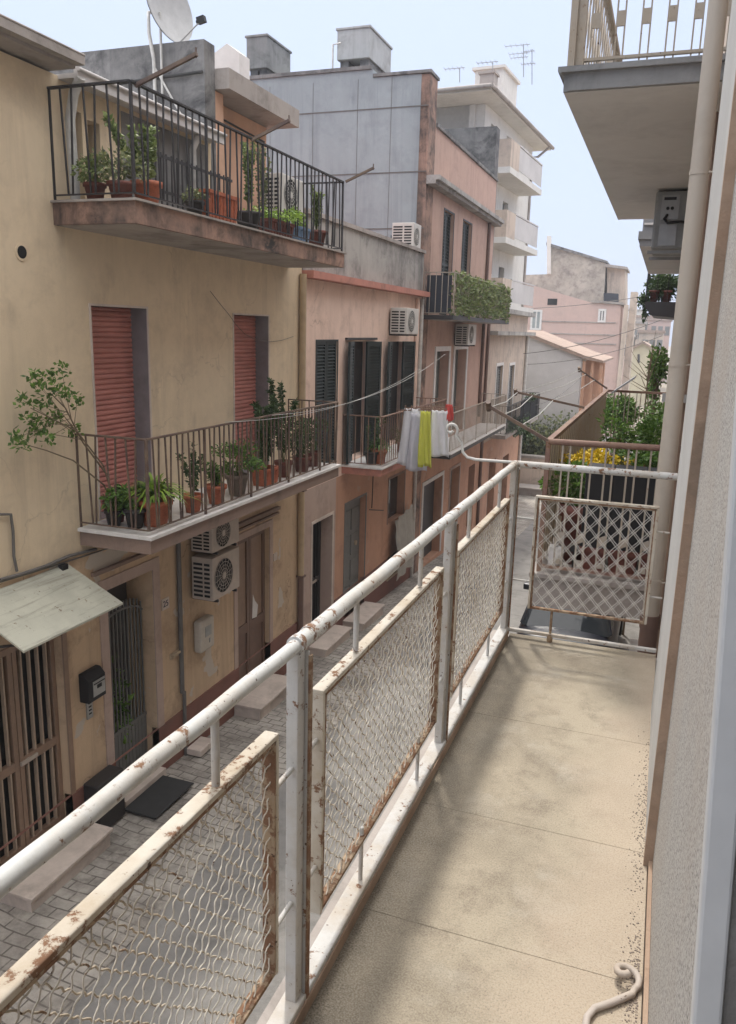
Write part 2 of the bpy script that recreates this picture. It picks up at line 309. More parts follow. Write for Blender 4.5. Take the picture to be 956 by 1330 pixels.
# ------------------------------------------------------------------ mesh builder
class MB:
    def __init__(s): s.v = []; s.f = []; s.m = []; s.sm = []
    def add(s, vs, fs, mi=0, sm=False):
        o = len(s.v); s.v += [tuple(v) for v in vs]
        for f in fs: s.f.append([i+o for i in f]); s.m.append(mi); s.sm.append(sm)
        return s
    def box(s, x0, x1, y0, y1, z0, z1, mi=0):
        x0, x1 = sorted((x0, x1)); y0, y1 = sorted((y0, y1)); z0, z1 = sorted((z0, z1))
        vs = [(x, y, z) for z in (z0, z1) for y in (y0, y1) for x in (x0, x1)]
        return s.add(vs, [(0, 2, 3, 1), (4, 5, 7, 6), (0, 1, 5, 4), (2, 6, 7, 3), (0, 4, 6, 2), (1, 3, 7, 5)], mi)
    def obox(s, c, ax, ay, az, mi=0):          # oriented box: centre and three half-axes
        c = Vector(c); ax, ay, az = Vector(ax), Vector(ay), Vector(az)
        vs = [c+ax*i+ay*j+az*k for k in (-1, 1) for j in (-1, 1) for i in (-1, 1)]
        return s.add(vs, [(0, 2, 3, 1), (4, 5, 7, 6), (0, 1, 5, 4), (2, 6, 7, 3), (0, 4, 6, 2), (1, 3, 7, 5)], mi)
    def bar(s, p, q, w, h, mi=0, up=(0, 0, 1)):
        p, q = Vector(p), Vector(q); d = (q-p); L = d.length; d.normalize()
        u = Vector(up)
        if abs(d.dot(u)) > .95: u = Vector((0, 1, 0))
        a = d.cross(u).normalized(); b = a.cross(d).normalized()
        return s.obox((p+q)/2, a*w/2, d*L/2, b*h/2, mi)
    def tube(s, pts, r, n=8, mi=0, r2=None, cap=True):
        pts = [Vector(p) for p in pts]; k = len(pts); rings = []
        t0 = (pts[1]-pts[0]).normalized(); u = Vector((0, 0, 1)) if abs(t0.z) < .9 else Vector((1, 0, 0))
        a = t0.cross(u).normalized()
        for i, p in enumerate(pts):
            t = (pts[min(i+1, k-1)]-pts[max(i-1, 0)])
            if t.length < 1e-9: t = t0
            t.normalize(); a = (a-t*a.dot(t))
            if a.length < 1e-6: a = t.cross(Vector((.3, .5, .8)))
            a.normalize(); b = t.cross(a)
            rr = r if r2 is None else r+(r2-r)*i/(k-1)
            rings.append([p+(a*math.cos(2*math.pi*j/n)+b*math.sin(2*math.pi*j/n))*rr for j in range(n)])
        vs = [v for rg in rings for v in rg]; fs = []
        for i in range(k-1):
            for j in range(n): fs.append((i*n+j, i*n+(j+1) % n, (i+1)*n+(j+1) % n, (i+1)*n+j))
        s.add(vs, fs, mi, True)
        if cap: s.add(rings[0], [tuple(range(n))[::-1]], mi); s.add(rings[-1], [tuple(range(n))], mi)
        return s
    def lathe(s, c, prof, n=20, mi=0, sx=1, sy=1):
        vs = []; fs = []; k = len(prof)
        for r, z in prof:
            for j in range(n): vs.append((c[0]+r*sx*math.cos(2*math.pi*j/n), c[1]+r*sy*math.sin(2*math.pi*j/n), c[2]+z))
        for i in range(k-1):
            for j in range(n): fs.append((i*n+j, i*n+(j+1) % n, (i+1)*n+(j+1) % n, (i+1)*n+j))
        return s.add(vs, fs, mi, True)
    def prism(s, poly, a, b, axis, mi=0):     # poly of 2-tuples, extruded from a to b along an axis
        def P(u, v, w): return {'x': (w, u, v), 'y': (u, w, v), 'z': (u, v, w)}[axis]
        n = len(poly); vs = [P(u, v, a) for u, v in poly]+[P(u, v, b) for u, v in poly]
        return s.add(vs, [tuple(range(n))[::-1], tuple(range(n, 2*n))]+[(i, (i+1) % n, n+(i+1) % n, n+i) for i in range(n)], mi)
    def leafq(s, p, d, nrm, L, w, mi=0):
        d = Vector(d).normalized(); a = d.cross(Vector(nrm))
        if a.length < 1e-4: a = d.cross(Vector((.2, .3, .9)))
        a.normalize(); n = a.cross(d); p = Vector(p)
        return s.add([p, p+d*L*.5+a*w/2-n*w*.12, p+d*L-n*w*.3, p+d*L*.5-a*w/2-n*w*.12, p+d*L*.5+n*w*.06], [(0, 1, 4), (1, 2, 4), (2, 3, 4), (3, 0, 4)], mi)
def rv():
    while True:
        v = Vector((random.uniform(-1, 1), random.uniform(-1, 1), random.uniform(-1, 1)))
        if .05 < v.length < 1: return v
ROOTLOC = {}
def link(name, mb, mats, parent=None, label=None, bevel=0):
    me = bpy.data.meshes.new(name); off = Vector(ROOTLOC.get(parent.name, (0, 0, 0))) if parent else Vector((0, 0, 0))
    me.from_pydata([tuple(Vector(v)-off) for v in mb.v], [], mb.f)
    for mt in (mats if isinstance(mats, (list, tuple)) else [mats]): me.materials.append(M[mt] if isinstance(mt, str) else mt)
    me.polygons.foreach_set('material_index', mb.m); me.polygons.foreach_set('use_smooth', mb.sm); me.update()
    o = bpy.data.objects.new(name, me); COL.objects.link(o)
    if parent: o.parent = parent; ROOTLOC[o.name] = off
    if label: o['label'] = label
    if bevel:
        bv = o.modifiers.new('bevel', 'BEVEL'); bv.width = bevel; bv.segments = 2; bv.limit_method = 'ANGLE'; bv.angle_limit = R(40)
    return o
def thing(name, loc, label, cat, group=None):
    o = bpy.data.objects.new(name, None); COL.objects.link(o); o.location = loc; o.empty_display_size = .1
    o['label'] = label; o['category'] = cat
    if group: o['group'] = group
    ROOTLOC[o.name] = tuple(loc); return o
def single(name, mb, mats, label, cat, group=None, bevel=0):
    # one-mesh thing, origin at its base centre
    xs = [v[0] for v in mb.v]; ys = [v[1] for v in mb.v]; zs = [v[2] for v in mb.v]
    off = ((min(xs)+max(xs))/2, (min(ys)+max(ys))/2, min(zs))
    mb.v = [(v[0]-off[0], v[1]-off[1], v[2]-off[2]) for v in mb.v]
    o = link(name, mb, mats, None, label, bevel); o.location = off; o['category'] = cat
    if group: o['group'] = group
    return o
def struct(name, mb, mats, kind='structure', label=None, cat=None):
    o = link(name, mb, mats); o['kind'] = kind
    if label: o['label'] = label
    if cat: o['category'] = cat
    return o

# facade sheet in the plane X = x (or along a turned frame) with openings and reveals
def facade(mb, x, y0, y1, z0, z1, ops, depth=.4, caps=False, mi=0, mr=0, sg=-1):
    ops = [(max(a, y0), min(b, y1), max(c, z0), min(d, z1), c, d) for a, b, c, d in ops if a < y1 and b > y0 and c < z1 and d > z0]
    ys = sorted({y0, y1, *[o[0] for o in ops], *[o[1] for o in ops]}); zs = sorted({z0, z1, *[o[2] for o in ops], *[o[3] for o in ops]})
    for i in range(len(ys)-1):
        for j in range(len(zs)-1):
            cy, cz = (ys[i]+ys[i+1])/2, (zs[j]+zs[j+1])/2
            if any(o[0] < cy < o[1] and o[2] < cz < o[3] for o in ops): continue
            mb.add([(x, ys[i], zs[j]), (x, ys[i+1], zs[j]), (x, ys[i+1], zs[j+1]), (x, ys[i], zs[j+1])], [(0, 1, 2, 3)], mi)
    for a, b, c, d, oc, od in ops:
        xi = x+sg*depth
        q = [((x, a, c), (x, a, d), (xi, a, d), (xi, a, c)), ((x, b, d), (x, b, c), (xi, b, c), (xi, b, d))]
        if d == od and d < z1: q.append(((x, a, d), (x, b, d), (xi, b, d), (xi, a, d)))
        if c == oc and c > z0: q.append(((x, b, c), (x, a, c), (xi, a, c), (xi, b, c)))
        for k in q: mb.add(k, [(0, 1, 2, 3)], mr)
    if caps:
        xi = x+sg*.03
        mb.add([(x, y0, z1), (x, y1, z1), (xi, y1, z1), (xi, y0, z1)], [(0, 1, 2, 3)], mi)
        for yy in (y0, y1): mb.add([(x, yy, z0), (x, yy, z1), (xi, yy, z1), (xi, yy, z0)], [(0, 1, 2, 3)], mi)
def surround(root, x, o, w, t, mat, name='door_surround', bottom=False, sg=1):
    a, b, c, d = o; mb = MB()
    mb.box(x, x+t*sg, a-w, a, c, d+w); mb.box(x, x+t*sg, b, b+w, c, d+w); mb.box(x, x+t*sg, a, b, d, d+w)
    if bottom: mb.box(x, x+(t+.03)*sg, a-w-.02, b+w+.02, c-w*.7, c)
    return link(name, mb, mat, root)
def louvre(root, x, ya, yb, za, zb, mat='green_sh', leaves=2, name='shutter', sg=1, pitch=.055):
    w = (yb-ya)/leaves; outs = []
    for k in range(leaves):
        mb = MB(); a, b = ya+k*w+.004, ya+(k+1)*w-.004; fr = min(.06, w*.2)
        mb.box(x, x+.04*sg, a, a+fr, za, zb); mb.box(x, x+.04*sg, b-fr, b, za, zb)
        for z in (za, (za+zb)/2-fr/2, zb-fr): mb.box(x, x+.04*sg, a+fr, b-fr, z, z+fr)
        z = za+fr+pitch/2
        while z < zb-fr:
            if not (za+zb)/2-fr*.7 < z < (za+zb)/2+fr*.7:
                mb.obox((x+.02*sg, (a+b)/2, z), (.02*sg, 0, -.017), (0, (b-a)/2-fr, 0), (.003, 0, .003*sg))
            z += pitch
        mb.box(x-.001*sg, x+.004*sg, a+fr, b-fr, za+fr, zb-fr)
        outs.append(link(name, mb, mat, root))
    return outs
def open_louvre(root, x, y, za, zb, w, ang, mat='green_sh', pitch=.055):  # leaf hinged at (x,y), opened by ang from the wall
    d = Vector((math.cos(ang), math.sin(ang), 0)); n = Vector((-d.y, d.x, 0)); mb = MB(); c = Vector((x, y, 0))
    zc = (za+zb)/2; hz = (zb-za)/2
    mb.obox(c+d*.03+Vector((0, 0, zc)), d*.03, n*.02, (0, 0, hz)); mb.obox(c+d*(w-.03)+Vector((0, 0, zc)), d*.03, n*.02, (0, 0, hz))
    for z in (za+.04, zc, zb-.04): mb.obox(c+d*w/2+Vector((0, 0, z)), d*(w/2-.06), n*.02, (0, 0, .04))
    z = za+.1
    while z < zb-.09:
        if abs(z-zc) > .06: mb.obox(c+d*w/2+Vector((0, 0, z)), d*(w/2-.06), n*.018+Vector((0, 0, -.014)), (0, 0, .003))
        z += pitch
    mb.obox(c+d*w/2+Vector((0, 0, zc)), d*(w/2-.05), n*.003, (0, 0, hz-.05))
    return link('shutter', mb, mat, root)
def roller(root, x, o, mat='roller', pitch=.055):
    a, b, c, d = o; mb = MB(); z = c
    while z < d:
        z2 = min(z+pitch, d)
        mb.add([(x, a, z), (x, b, z), (x+.014, b, z+.012), (x+.014, a, z+.012), (x+.016, b, (z+z2)/2), (x+.016, a, (z+z2)/2), (x+.010, b, z2-.008), (x+.010, a, z2-.008), (x-.004, b, z2), (x-.004, a, z2)],
               [(0, 1, 2, 3), (3, 2, 4, 5), (5, 4, 6, 7), (7, 6, 8, 9)])
        z = z2
    return link('roller_shutter', mb, mat, root)
def railing(root, xw, xe, y0, y1, z, h=.95, mat='iron_brown', sp=.105, vee=True, top=.035, name='railing', base=.05, far_side=True, r=.007):
    mb = MB(); segs = [((xw, y0), (xe, y0)), ((xe, y0), (xe, y1))]
    if far_side: segs.append(((xe, y1), (xw, y1)))
    for (ax, ay), (bx, by) in segs:
        p, q = Vector((ax, ay, 0)), Vector((bx, by, 0)); L = (q-p).length; d = (q-p)/L; nb = max(2, int(L/sp))
        mb.bar(p+Vector((0, 0, z+h)), q+Vector((0, 0, z+h)), top, .018); mb.bar(p+Vector((0, 0, z+base)), q+Vector((0, 0, z+base)), .022, .012)
        for i in range(0 if (ax, ay) == (xw, y0) else 1, nb+1):
            t = i/nb*L; sh = (.038 if i % 2 else -.038) if vee else 0
            t1 = min(max(t+sh, 0), L); rr = r*1.7 if i % 10 == 0 or i == nb else r
            mb.bar(p+d*t+Vector((0, 0, z+h)), p+d*(t1 if i % 10 else t)+Vector((0, 0, z+(base if i % 10 else 0))), rr*2, rr*2)
    return link(name, mb, mat, root)
def slab(root, xw, xe, y0, y1, z, t, medge, mlip=None, msof='soffit', name='balcony_slab', lip=.03):
    mb = MB(); s = 1 if xe > xw else -1
    mb.box(xw-.05*s, xe, y0, y1, z-t, z-lip if mlip else z)
    o = link(name, mb, medge, root)
    m2 = MB(); m2.box(xw, xe-.04*s, y0+.04, y1-.04, z-t-.004, z-t+.002); link('soffit', m2, msof, root)
    if mlip:
        m3 = MB(); m3.box(xw, xe+.03*s, y0-.03, y1+.03, z-lip, z); link('slab_lip', m3, mlip, root)
    return o
def ac_unit(x, yc, z0, w, h, d, label, mat='ac', sg=1, group=None):
    r = thing('air_conditioner', (x, yc, z0), label, 'air conditioner', group)
    mb = MB(); mb.box(x+.05*sg, x+(.05+d)*sg, yc-w/2, yc+w/2, z0, z0+h); link('casing', mb, mat, r, bevel=.012)
    xf = x+(.05+d)*sg; fy = yc-w*.12; fr = min(h*.42, w*.33); mb = MB(); n = 28
    cz = z0+h/2
    mb.add([(xf+.004*sg, fy+fr*math.cos(2*math.pi*i/n), cz+fr*math.sin(2*math.pi*i/n)) for i in range(n)], [tuple(range(n))])
    link('fan_opening', mb, 'dark', r)
    mb = MB()
    for q in (1.0, .8, .6, .4, .2):
        mb.tube([(xf+.012*sg, fy+fr*q*math.cos(2*math.pi*i/24), cz+fr*q*math.sin(2*math.pi*i/24)) for i in range(25)], .0035, 4)
    for i in range(16):
        a = 2*math.pi*i/16; mb.bar((xf+.012*sg, fy+.03*math.cos(a), cz+.03*math.sin(a)), (xf+.012*sg, fy+fr*math.cos(a+.2), cz+fr*math.sin(a+.2)), .004, .004)
    mb.obox((xf+.012*sg, fy, cz), (.004, 0, 0), (0, .035, 0), (0, 0, .035))
    link('fan_grille', mb, mat, r)
    mb = MB(); k = 8
    for i in range(k):
        z = z0+h*.08+i*h*.84/k
        for xa, xb in ((.08, .08+d*.42), (.08+d*.5, .02+d*.95)):
            mb.box(x+xa*sg, x+xb*sg, yc-w/2-.004, yc-w/2+.001, z, z+h*.055)
    link('side_vent', mb, 'dark', r)
    for yy in (yc-w*.35, yc+w*.35):
        mb = MB(); mb.box(x, x+(.06+d)*sg, yy-.015, yy+.015, z0-.035, z0-.004); mb.box(x, x+.012*sg, yy-.015, yy+.015, z0-.0035, z0+.3)
        link('bracket', mb, 'iron_dark', r)
    return r

# ------------------------------------------------------------------ plants
def potshape(mb, c, r, h, sq=False):
    if sq:
        x, y, z = c; a, b = sq
        vs = [(x-a*.42, y-b*.44, z), (x+a*.42, y-b*.44, z), (x+a*.42, y+b*.44, z), (x-a*.42, y+b*.44, z), (x-a/2, y-b/2, z+h), (x+a/2, y-b/2, z+h), (x+a/2, y+b/2, z+h), (x-a/2, y+b/2, z+h)]
        mb.add(vs, [(3, 2, 1, 0), (0, 1, 5, 4), (1, 2, 6, 5), (2, 3, 7, 6), (3, 0, 4, 7)])
        for p, q in ((4, 5), (5, 6), (6, 7), (7, 4)): mb.bar(vs[p], vs[q], .03, .035)
        k = int(b/.07)
        for i in range(1, k):
            yy = y-b/2+i*b/k
            for sx in (-1, 1): mb.bar((x+sx*a*.42, yy*.98+y*.02, z), (x+sx*a*.51, yy, z+h), .018, .014)
    else:
        mb.lathe(c, [(0, 0), (r*.68, 0), (r*.93, h*.8), (r*1.06, h*.8), (r*1.08, h), (r*.94, h), (r*.9, h*.86), (0, h*.86)], 22)
def foliage(mb, c, rx, ry, rz, n, L, w, clumps=9, seed=None, droop=.2):
    cs = []
    for i in range(clumps):
        v = rv(); cs.append((Vector((v.x*rx*.75, v.y*ry*.75, v.z*rz*.75)), random.uniform(.3, .55)))
    c = Vector(c)
    for i in range(n):
        cc, cr = random.choice(cs); v = rv()
        p = cc+Vector((v.x*rx, v.y*ry, v.z*rz))*cr; d = (p*1.2+rv()*max(rx, rz)*.8); d.z -= droop*max(rx, rz)
        if d.length < 1e-4: continue
        mb.leafq(c+p, d, rv(), L*random.uniform(.6, 1.25), w*random.uniform(.7, 1.2))
def plant(kind, p, r, h, fh, fr, label, pot='terra', lm='leaf', sq=False, group=None, n=None, L=.07, w=.035, cat='potted plant'):
    x, y, z = p; rt = thing('potted_plant', p, label, cat, group)
    mb = MB(); potshape(mb, p, r, h, sq); link('pot', mb, pot, rt)
    mb = MB()
    if sq: mb.box(x-sq[0]*.44, x+sq[0]*.44, y-sq[1]*.46, y+sq[1]*.46, z+h*.6, z+h*.86)
    else: mb.lathe(p, [(r*.88, h*.8), (r*.5, h*.9), (0, h*.9)], 14)
    link('soil', mb, 'soil', rt)
    mb = MB(); st = MB(); fx, fy = (fr if isinstance(fr, tuple) else (fr, fr)); fx *= 1.2; fy *= 1.2; L *= .82; w *= .85; n = int(n*1.7) if n else n; fh *= 1.08
    if kind == 'spiky':
        for i in range(n or 60):
            a = random.uniform(0, 2*math.pi); ll = fh*random.uniform(.7, 1.25); out = random.uniform(.15, 1)*fx
            pts = []; K = 6
            for k in range(K+1):
                t = k/K; pts.append(Vector((x+math.cos(a)*out*t*(1+.3*t), y+math.sin(a)*out*t*(1+.3*t), z+h*.9+ll*(t*1.25-(.4+out/fx*1.0)*t*t))))
            sd = Vector((-math.sin(a), math.cos(a), 0))
            for k in range(K):
                w0 = w*(1-k/K)**.6*.5; w1 = w*(1-(k+1)/K)**.6*.5
                mb.add([pts[k]-sd*w0, pts[k]+sd*w0, pts[k+1]+sd*w1, pts[k+1]-sd*w1], [(0, 1, 2, 3)])
    elif kind == 'bush':
        foliage(mb, (x, y, z+h+fh*.5), fx, fy, fh*.55, n or 260, L, w)
        for i in range(7):
            a = random.uniform(0, 6.28); st.tube([(x, y, z+h*.8), (x+fx*.5*math.cos(a), y+fy*.5*math.sin(a), z+h+fh*.7)], .006, 5, r2=.003)
    elif kind == 'tall':
        for i in range(5):
            a = random.uniform(0, 6.28); q = random.uniform(.2, .9); top = Vector((x+fx*q*math.cos(a), y+fy*q*math.sin(a), z+h+fh*random.uniform(.7, 1)))
            b0 = Vector((x, y, z+h*.8)); mid = (b0+top)/2+rv()*.04; st.tube([b0, mid, top], .007, 5, r2=.003)
            for k in range((n or 200)//5):
                t = random.uniform(.15, 1)**.8; c = b0.lerp(mid, min(1, t*2)) if t < .5 else mid.lerp(top, t*2-1)
                mb.leafq(c+rv()*.02, rv()+Vector((0, 0, .15)), rv(), L*random.uniform(.6, 1.3), w)
    link('foliage', mb, lm, rt)
    if st.v: link('stem', st, 'stem_g', rt)
    return rt

# ================================================================== GROUND
GP = [(-30, -3.4), (5, -3.68), (9.5, -3.87), (13, -3.98), (18, -4.25), (24, -4.65), (33, -5.25), (45, -5.4), (120, -5.4), (700, -5.4)]
def gz(y):
    for (a, za), (b, zb) in zip(GP, GP[1:]):
        if a <= y <= b: return za+(zb-za)*(y-a)/(b-a)
    return GP[-1][1]
def strip(x0, x1, y0, y1, dz):
    mb = MB(); ys = sorted({y0, y1, *[g[0] for g in GP if y0 < g[0] < y1]}); vs = []
    for y in ys: vs += [(x0, y, gz(y)+dz), (x1, y, gz(y)+dz)]
    return mb.add(vs, [(2*i, 2*i+1, 2*i+3, 2*i+2) for i in range(len(ys)-1)])
struct('ground', strip(-400, 400, -30, 700, 0), 'ground')
struct('road', strip(-3.95, .3, -20, 60, .006), 'asphalt')
mb = strip(-5.6, -3.95, -20, 40, .016)
ys = [-20, 5, 9.5, 13, 18, 24, 33, 40]
for a, b in zip(ys, ys[1:]): mb.add([(-3.95, a, gz(a)+.016), (-3.95, b, gz(b)+.016), (-3.90, b, gz(b)-.05), (-3.90, a, gz(a)-.05)], [(0, 1, 2, 3)])
struct('pavement', mb, 'pavers')

# ================================================================== OWN BUILDING, BALCONY, RAILING
XR = -.72
own = thing('rendered_house', (1.5, 2, -3.6), 'house with grey roughcast wall and brown edge on the right, carrying the concrete balcony', 'house')
mb = MB(); mb.box(.125, 6, .93, 2.54, -5, 8); mb.box(.125, 6, -4, -.15, -5, 8); mb.box(.125, 6, -.15, .93, 2.25, 8); mb.box(.125, 6, -.15, .93, -5, 0); mb.box(1.2, 1.3, -.15, .93, 0, 2.25); link('wall', mb, 'roughcast', own)
mb = MB(); mb.box(.100, 6, 2.545, 3.75, -5, 8); mb.box(.16, 6, 3.75, 4.36, -5, 8); link('wall', mb, 'own_white', own, 'smooth whitish strip of wall past the brown edge')
mb = MB(); mb.box(.097, .13, 2.50, 2.543, .0, 8); link('corner_strip', mb, 'brown_edge', own)
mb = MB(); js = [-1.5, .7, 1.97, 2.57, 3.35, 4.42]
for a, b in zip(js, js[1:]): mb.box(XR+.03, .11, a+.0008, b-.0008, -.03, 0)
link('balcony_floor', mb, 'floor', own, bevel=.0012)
mb = MB(); mb.box(-.80, .13, -1.5, 4.46, -.17, -.034); mb.box(-.80, XR-.035, -1.5, 4.46, -.034, -.012); link('balcony_slab', mb, 'concrete', own)
mb = MB(); mb.box(.104, .117, 2.56, 3.9, .002, .07); mb.box(.112, .124, .93, 2.49, .002, .03); link('skirting', mb, 'brown_edge', own)
mb = MB(); mb.prism([(.155, 0), (.187, 0), (.075, 2.2), (.043, 2.2)], .885, .925, 'y')
lf = thing('balcony_door', (.4, .9, 0), 'open balcony door leaf with pale frame and peeling grey panel beside the roughcast wall', 'door')
link('frame', mb, 'white_frame', lf, bevel=.004)
mb = MB(); mb.prism([(.187, 0), (.75, 0), (.75, 2.2), (.075, 2.2)], .893, .917, 'y'); link('panel', mb, 'grey_panel', lf)

rl = thing('balcony_railing', (XR, 2, 0), 'rusty white railing with crimped mesh panels along the concrete balcony in front', 'railing')
mb = MB(); n = 60
mb.tube([(XR+.0015*math.sin(i*.7), 1.56+i*(4.37-1.56)/n, 1.0) for i in range(n+1)], .0200, 14)
mb.tube([(XR+.0015*math.sin(i*.9), -1.2+i*2.79/n, 1.0+.010*max(0, 1.4-(-1.2+i*2.79/n))) for i in range(n+1)], .0162, 14)
mb.tube([(XR+i*(.115-XR)/8, 4.37, 1.0) for i in range(9)], .0190, 14)
for y in (1.55, 1.62, 2.93, 4.33): mb.lathe((0, 0, 0), [], 3) if 0 else mb.tube([(XR, y-.012, 1.0), (XR, y+.012, 1.0)], .0222, 14)
link('handrail', mb, 'handrail', rl)
for y in (.15, 1.545, 2.94, 4.345):
    mb = MB(); mb.box(XR-.016, XR+.014, y-.019, y+.020, .0, .985); mb.box(XR-.018, XR+.022, y+.022, y+.030, .0, .98)
    p = link('post', mb, 'white_paint', rl, bevel=.003)
    mb = MB(); mb.box(XR+.0225, XR+.028, y+.018, y+.032, .01, .97); link('rusty_flange', mb, 'rust_brown', p)
mb = MB(); mb.box(XR-.028, XR+.026, -1.2, 4.40, .012, .055); mb.box(XR-.02, .11, 4.36, 4.385, .03, .05)
link('bottom_rail', mb, 'white_paint', rl, bevel=.004)
mb = MB(); mb.box(XR+.0265, XR+.031, -1.2, 4.34, -.0, .04); link('rail_inner_face', mb, 'brown_edge', rl)
PR = [.0017, .0019]
def mesh_panel(P, a, b, z0, z1, fw=.030, ft=.017, kk=1.0, am=.85, pitch=.046, twin=0, wm=None):
    # P(u, z, w) maps panel coordinates to the world; w is the depth through the panel
    def bx(m, u0, u1, q0, q1, w0, w1):
        vs = [P(u, q, w) for q in (q0, q1) for w in (w0, w1) for u in (u0, u1)]
        m.add(vs, [(0, 2, 3, 1), (4, 5, 7, 6), (0, 1, 5, 4), (2, 6, 7, 3), (0, 4, 6, 2), (1, 3, 7, 5)])
    m1 = MB()
    bx(m1, a, b, z1-.012, z1, -ft, ft); bx(m1, a, b, z1-fw, z1-.012, -ft, -ft+.006)
    bx(m1, a, a+.012, z0, z1-.012, -ft, ft); bx(m1, b-.012, b, z0, z1-.012, -ft, ft)
    bx(m1, a+.012, b-.012, z0+fw*.7, z1-fw, ft-.003, ft-.004) if 0 else None
    fr = link('mesh_panel', m1, 'frame_cream', rl, bevel=.002)
    m2 = MB(); bx(m2, a+.012, b-.012, z0, z0+.010, -ft*.75, ft*.8); bx(m2, a+.014, a+.020, z0+.012, z1-.012, -.014, .016); bx(m2, b-.020, b-.014, z0+.012, z1-.012, -.014, .016)
    bx(m2, a+.014, b-.014, z1-.020, z1-.013, -.014, .016)
    link('inner_frame', m2, 'rust_brown', fr)
    ia, ib, ja, jb = a+.018, b-.018, z0+.012, z1-.018
    hq = math.sqrt(1+1/(kk*kk)); qx, qz = 1/hq, 1/(kk*hq)
    for fam in (0, 1):
        mm = MB(); sgn = 1 if fam == 0 else -1; H = (jb-ja)/kk; lines = []; c = -H+.01
        while c < ib-ia:
            lines.append(c)
            if twin: lines.append(c+twin)
            c += pitch*(.97+.06*random.random())
        for c in lines:
            if sgn > 0: za = max(ja, ja-c*kk); zb = min(jb, ja+(ib-ia-c)*kk)
            else: zb = min(jb, jb+c*kk); za = max(ja, jb-(ib-ia-c)*kk)
            if zb-za < .015: continue
            Ls = (zb-za)*hq; ns = max(3, int(Ls/.0075)); pts = []
            ph = random.uniform(0, 6.28); amp = am*(.0046 if fam == 0 else .0024)*random.uniform(.7, 1.3); wob = am*random.uniform(-.005, .005)
            for i in range(ns+1):
                z = za+(zb-za)*i/ns; u = ia+c+((z-ja)/kk if sgn > 0 else (jb-z)/kk); s_ = (z-za)*hq
                o_ = amp*math.sin(s_*2*math.pi/(pitch*.707)+ph)+wob*math.sin(math.pi*i/ns)+am*.0015*math.sin(s_*23+ph*3)
                wv = (.0035 if fam == 0 else -.0035)+.0025*math.sin(s_*math.pi/(pitch*.707)+ph)
                pts.append(P(min(max(u-o_*qx*sgn, ia), ib), z+o_*qz, wv))
            mm.tube(pts, PR[0] if fam == 0 else PR[1], 5, cap=False)
        link('wire_mesh', mm, wm or ('wire_white' if fam == 0 else 'wire'), fr)
SP = lambda u, z, w: (XR+w, u, z)
SE = lambda u, z, w: (u, 4.372-w, z)
mesh_panel(lambda u, z, w: (XR+w, u, z+(1.425-u)*.022), .28, 1.425, .235, .845, fw=.03)
mesh_panel(SP, 1.67, 2.82, .20, .835)
mesh_panel(SP, 3.05, 4.19, .20, .84)
mesh_panel(SP, -1.0, .03, .2, .845)
mesh_panel(SE, -.595, .045, .185, .835, kk=1.15, am=.2, pitch=.076, twin=.014, wm='mesh_white')
for y, kind in ((.55, 't'), (1.19, 't'), (1.93, 't'), (2.55, 't'), (3.28, 't'), (3.95, 't'), (.6, 'b'), (1.2, 'b'), (2.02, 'b'), (2.62, 'b'), (3.3, 'b'), (3.9, 'b')):
    mb = MB()
    if kind == 't': mb.tube([(XR, y, .84), (XR, y, .985)], .0085, 8)
    else: mb.tube([(XR, y, .05), (XR, y, .235)], .007, 8)
    link('spacer_rod', mb, 'white_paint', rl)
for y0, y1 in ((.03, .13), (1.42, 1.52), (1.565, 1.67), (2.82, 2.915), (2.96, 3.05), (4.19, 4.32)):
    for z in (.34, .70):
        mb = MB(); mb.tube([(XR, y0-.005, z), (XR, y1+.005, z)], .0065, 8); link('spacer_rod', mb, 'white_paint', rl)
for z in (.34, .70):
    for x0, x1 in ((XR+.01, -.595), (.045, .108)):
        mb = MB(); mb.tube([(x0, 4.372, z), (x1, 4.372, z)], .0055, 8); link('spacer_rod', mb, 'white_paint', rl)
for x in (-.46,): mb = MB(); mb.tube([(x, 4.372, .04), (x, 4.372, .19)], .007, 8); mb.tube([(x, 4.372, .0), (x, 4.372, .045)], .016, 8); link('spacer_rod', mb, 'rust_brown', rl)
# bent clothesline arm at the corner and the loose hook on the floor
P0 = on_y(590, 552, 4.42)
mb = MB(); cpt = on_y(586, 558, 4.42); pts = []
for i in range(15):
    a = -2.6+i*(2*math.pi+.3)/14; rr = .012+.030*i/14
    pts.append((cpt.x-rr*math.cos(a), 4.42, cpt.z-rr*math.sin(a)*-1+.0))
pts = pts[:]
pts += [tuple(on_y(600, 575, 4.42)), tuple(on_y(601, 587, 4.42)), tuple(on_y(607, 594, 4.42)), tuple(on_y(618, 597, 4.42)), tuple(on_y(660, 600, 4.42)), tuple(on_y(720, 605, 4.42))]
mb.tube(pts, .0085, 8); single('clothesline_pole', mb, 'pipe_white', 'white bent rod with curled end reaching out from the near railing corner', 'clothesline arm')
mb = MB(); pts = [(-.02, 1.66, .012), (-.022, 1.74, .012), (-.02, 1.80, .012), (-.005, 1.835, .012), (.03, 1.865, .012), (.085, 1.92, .012)]
for i in range(16):
    a = -.9+i*.42; rr = .040-.0018*i; pts.append((.064+rr*math.cos(a), 1.968+rr*math.sin(a), .012+.002*i))
mb.tube(pts, .0095, 8); single('metal_hook', mb, 'hook', 'grey rod with a coiled end lying loose on the balcony floor by the wall', 'hook')
# debris along the wall
mb = MB()
for i in range(700):
    y = random.choice([random.gauss(1.95, .13), random.gauss(2.75, .3)]); x = .10-abs(random.gauss(0, .022)); s = random.uniform(.0007, .0021)
    mb.obox((x, y, s*.6), (s, s*.3, 0), (-s*.3, s, 0), (0, 0, s*.6))
struct('grit', mb, 'pot_grey', 'stuff', 'dark grit gathered on the balcony floor along the wall', 'grit')

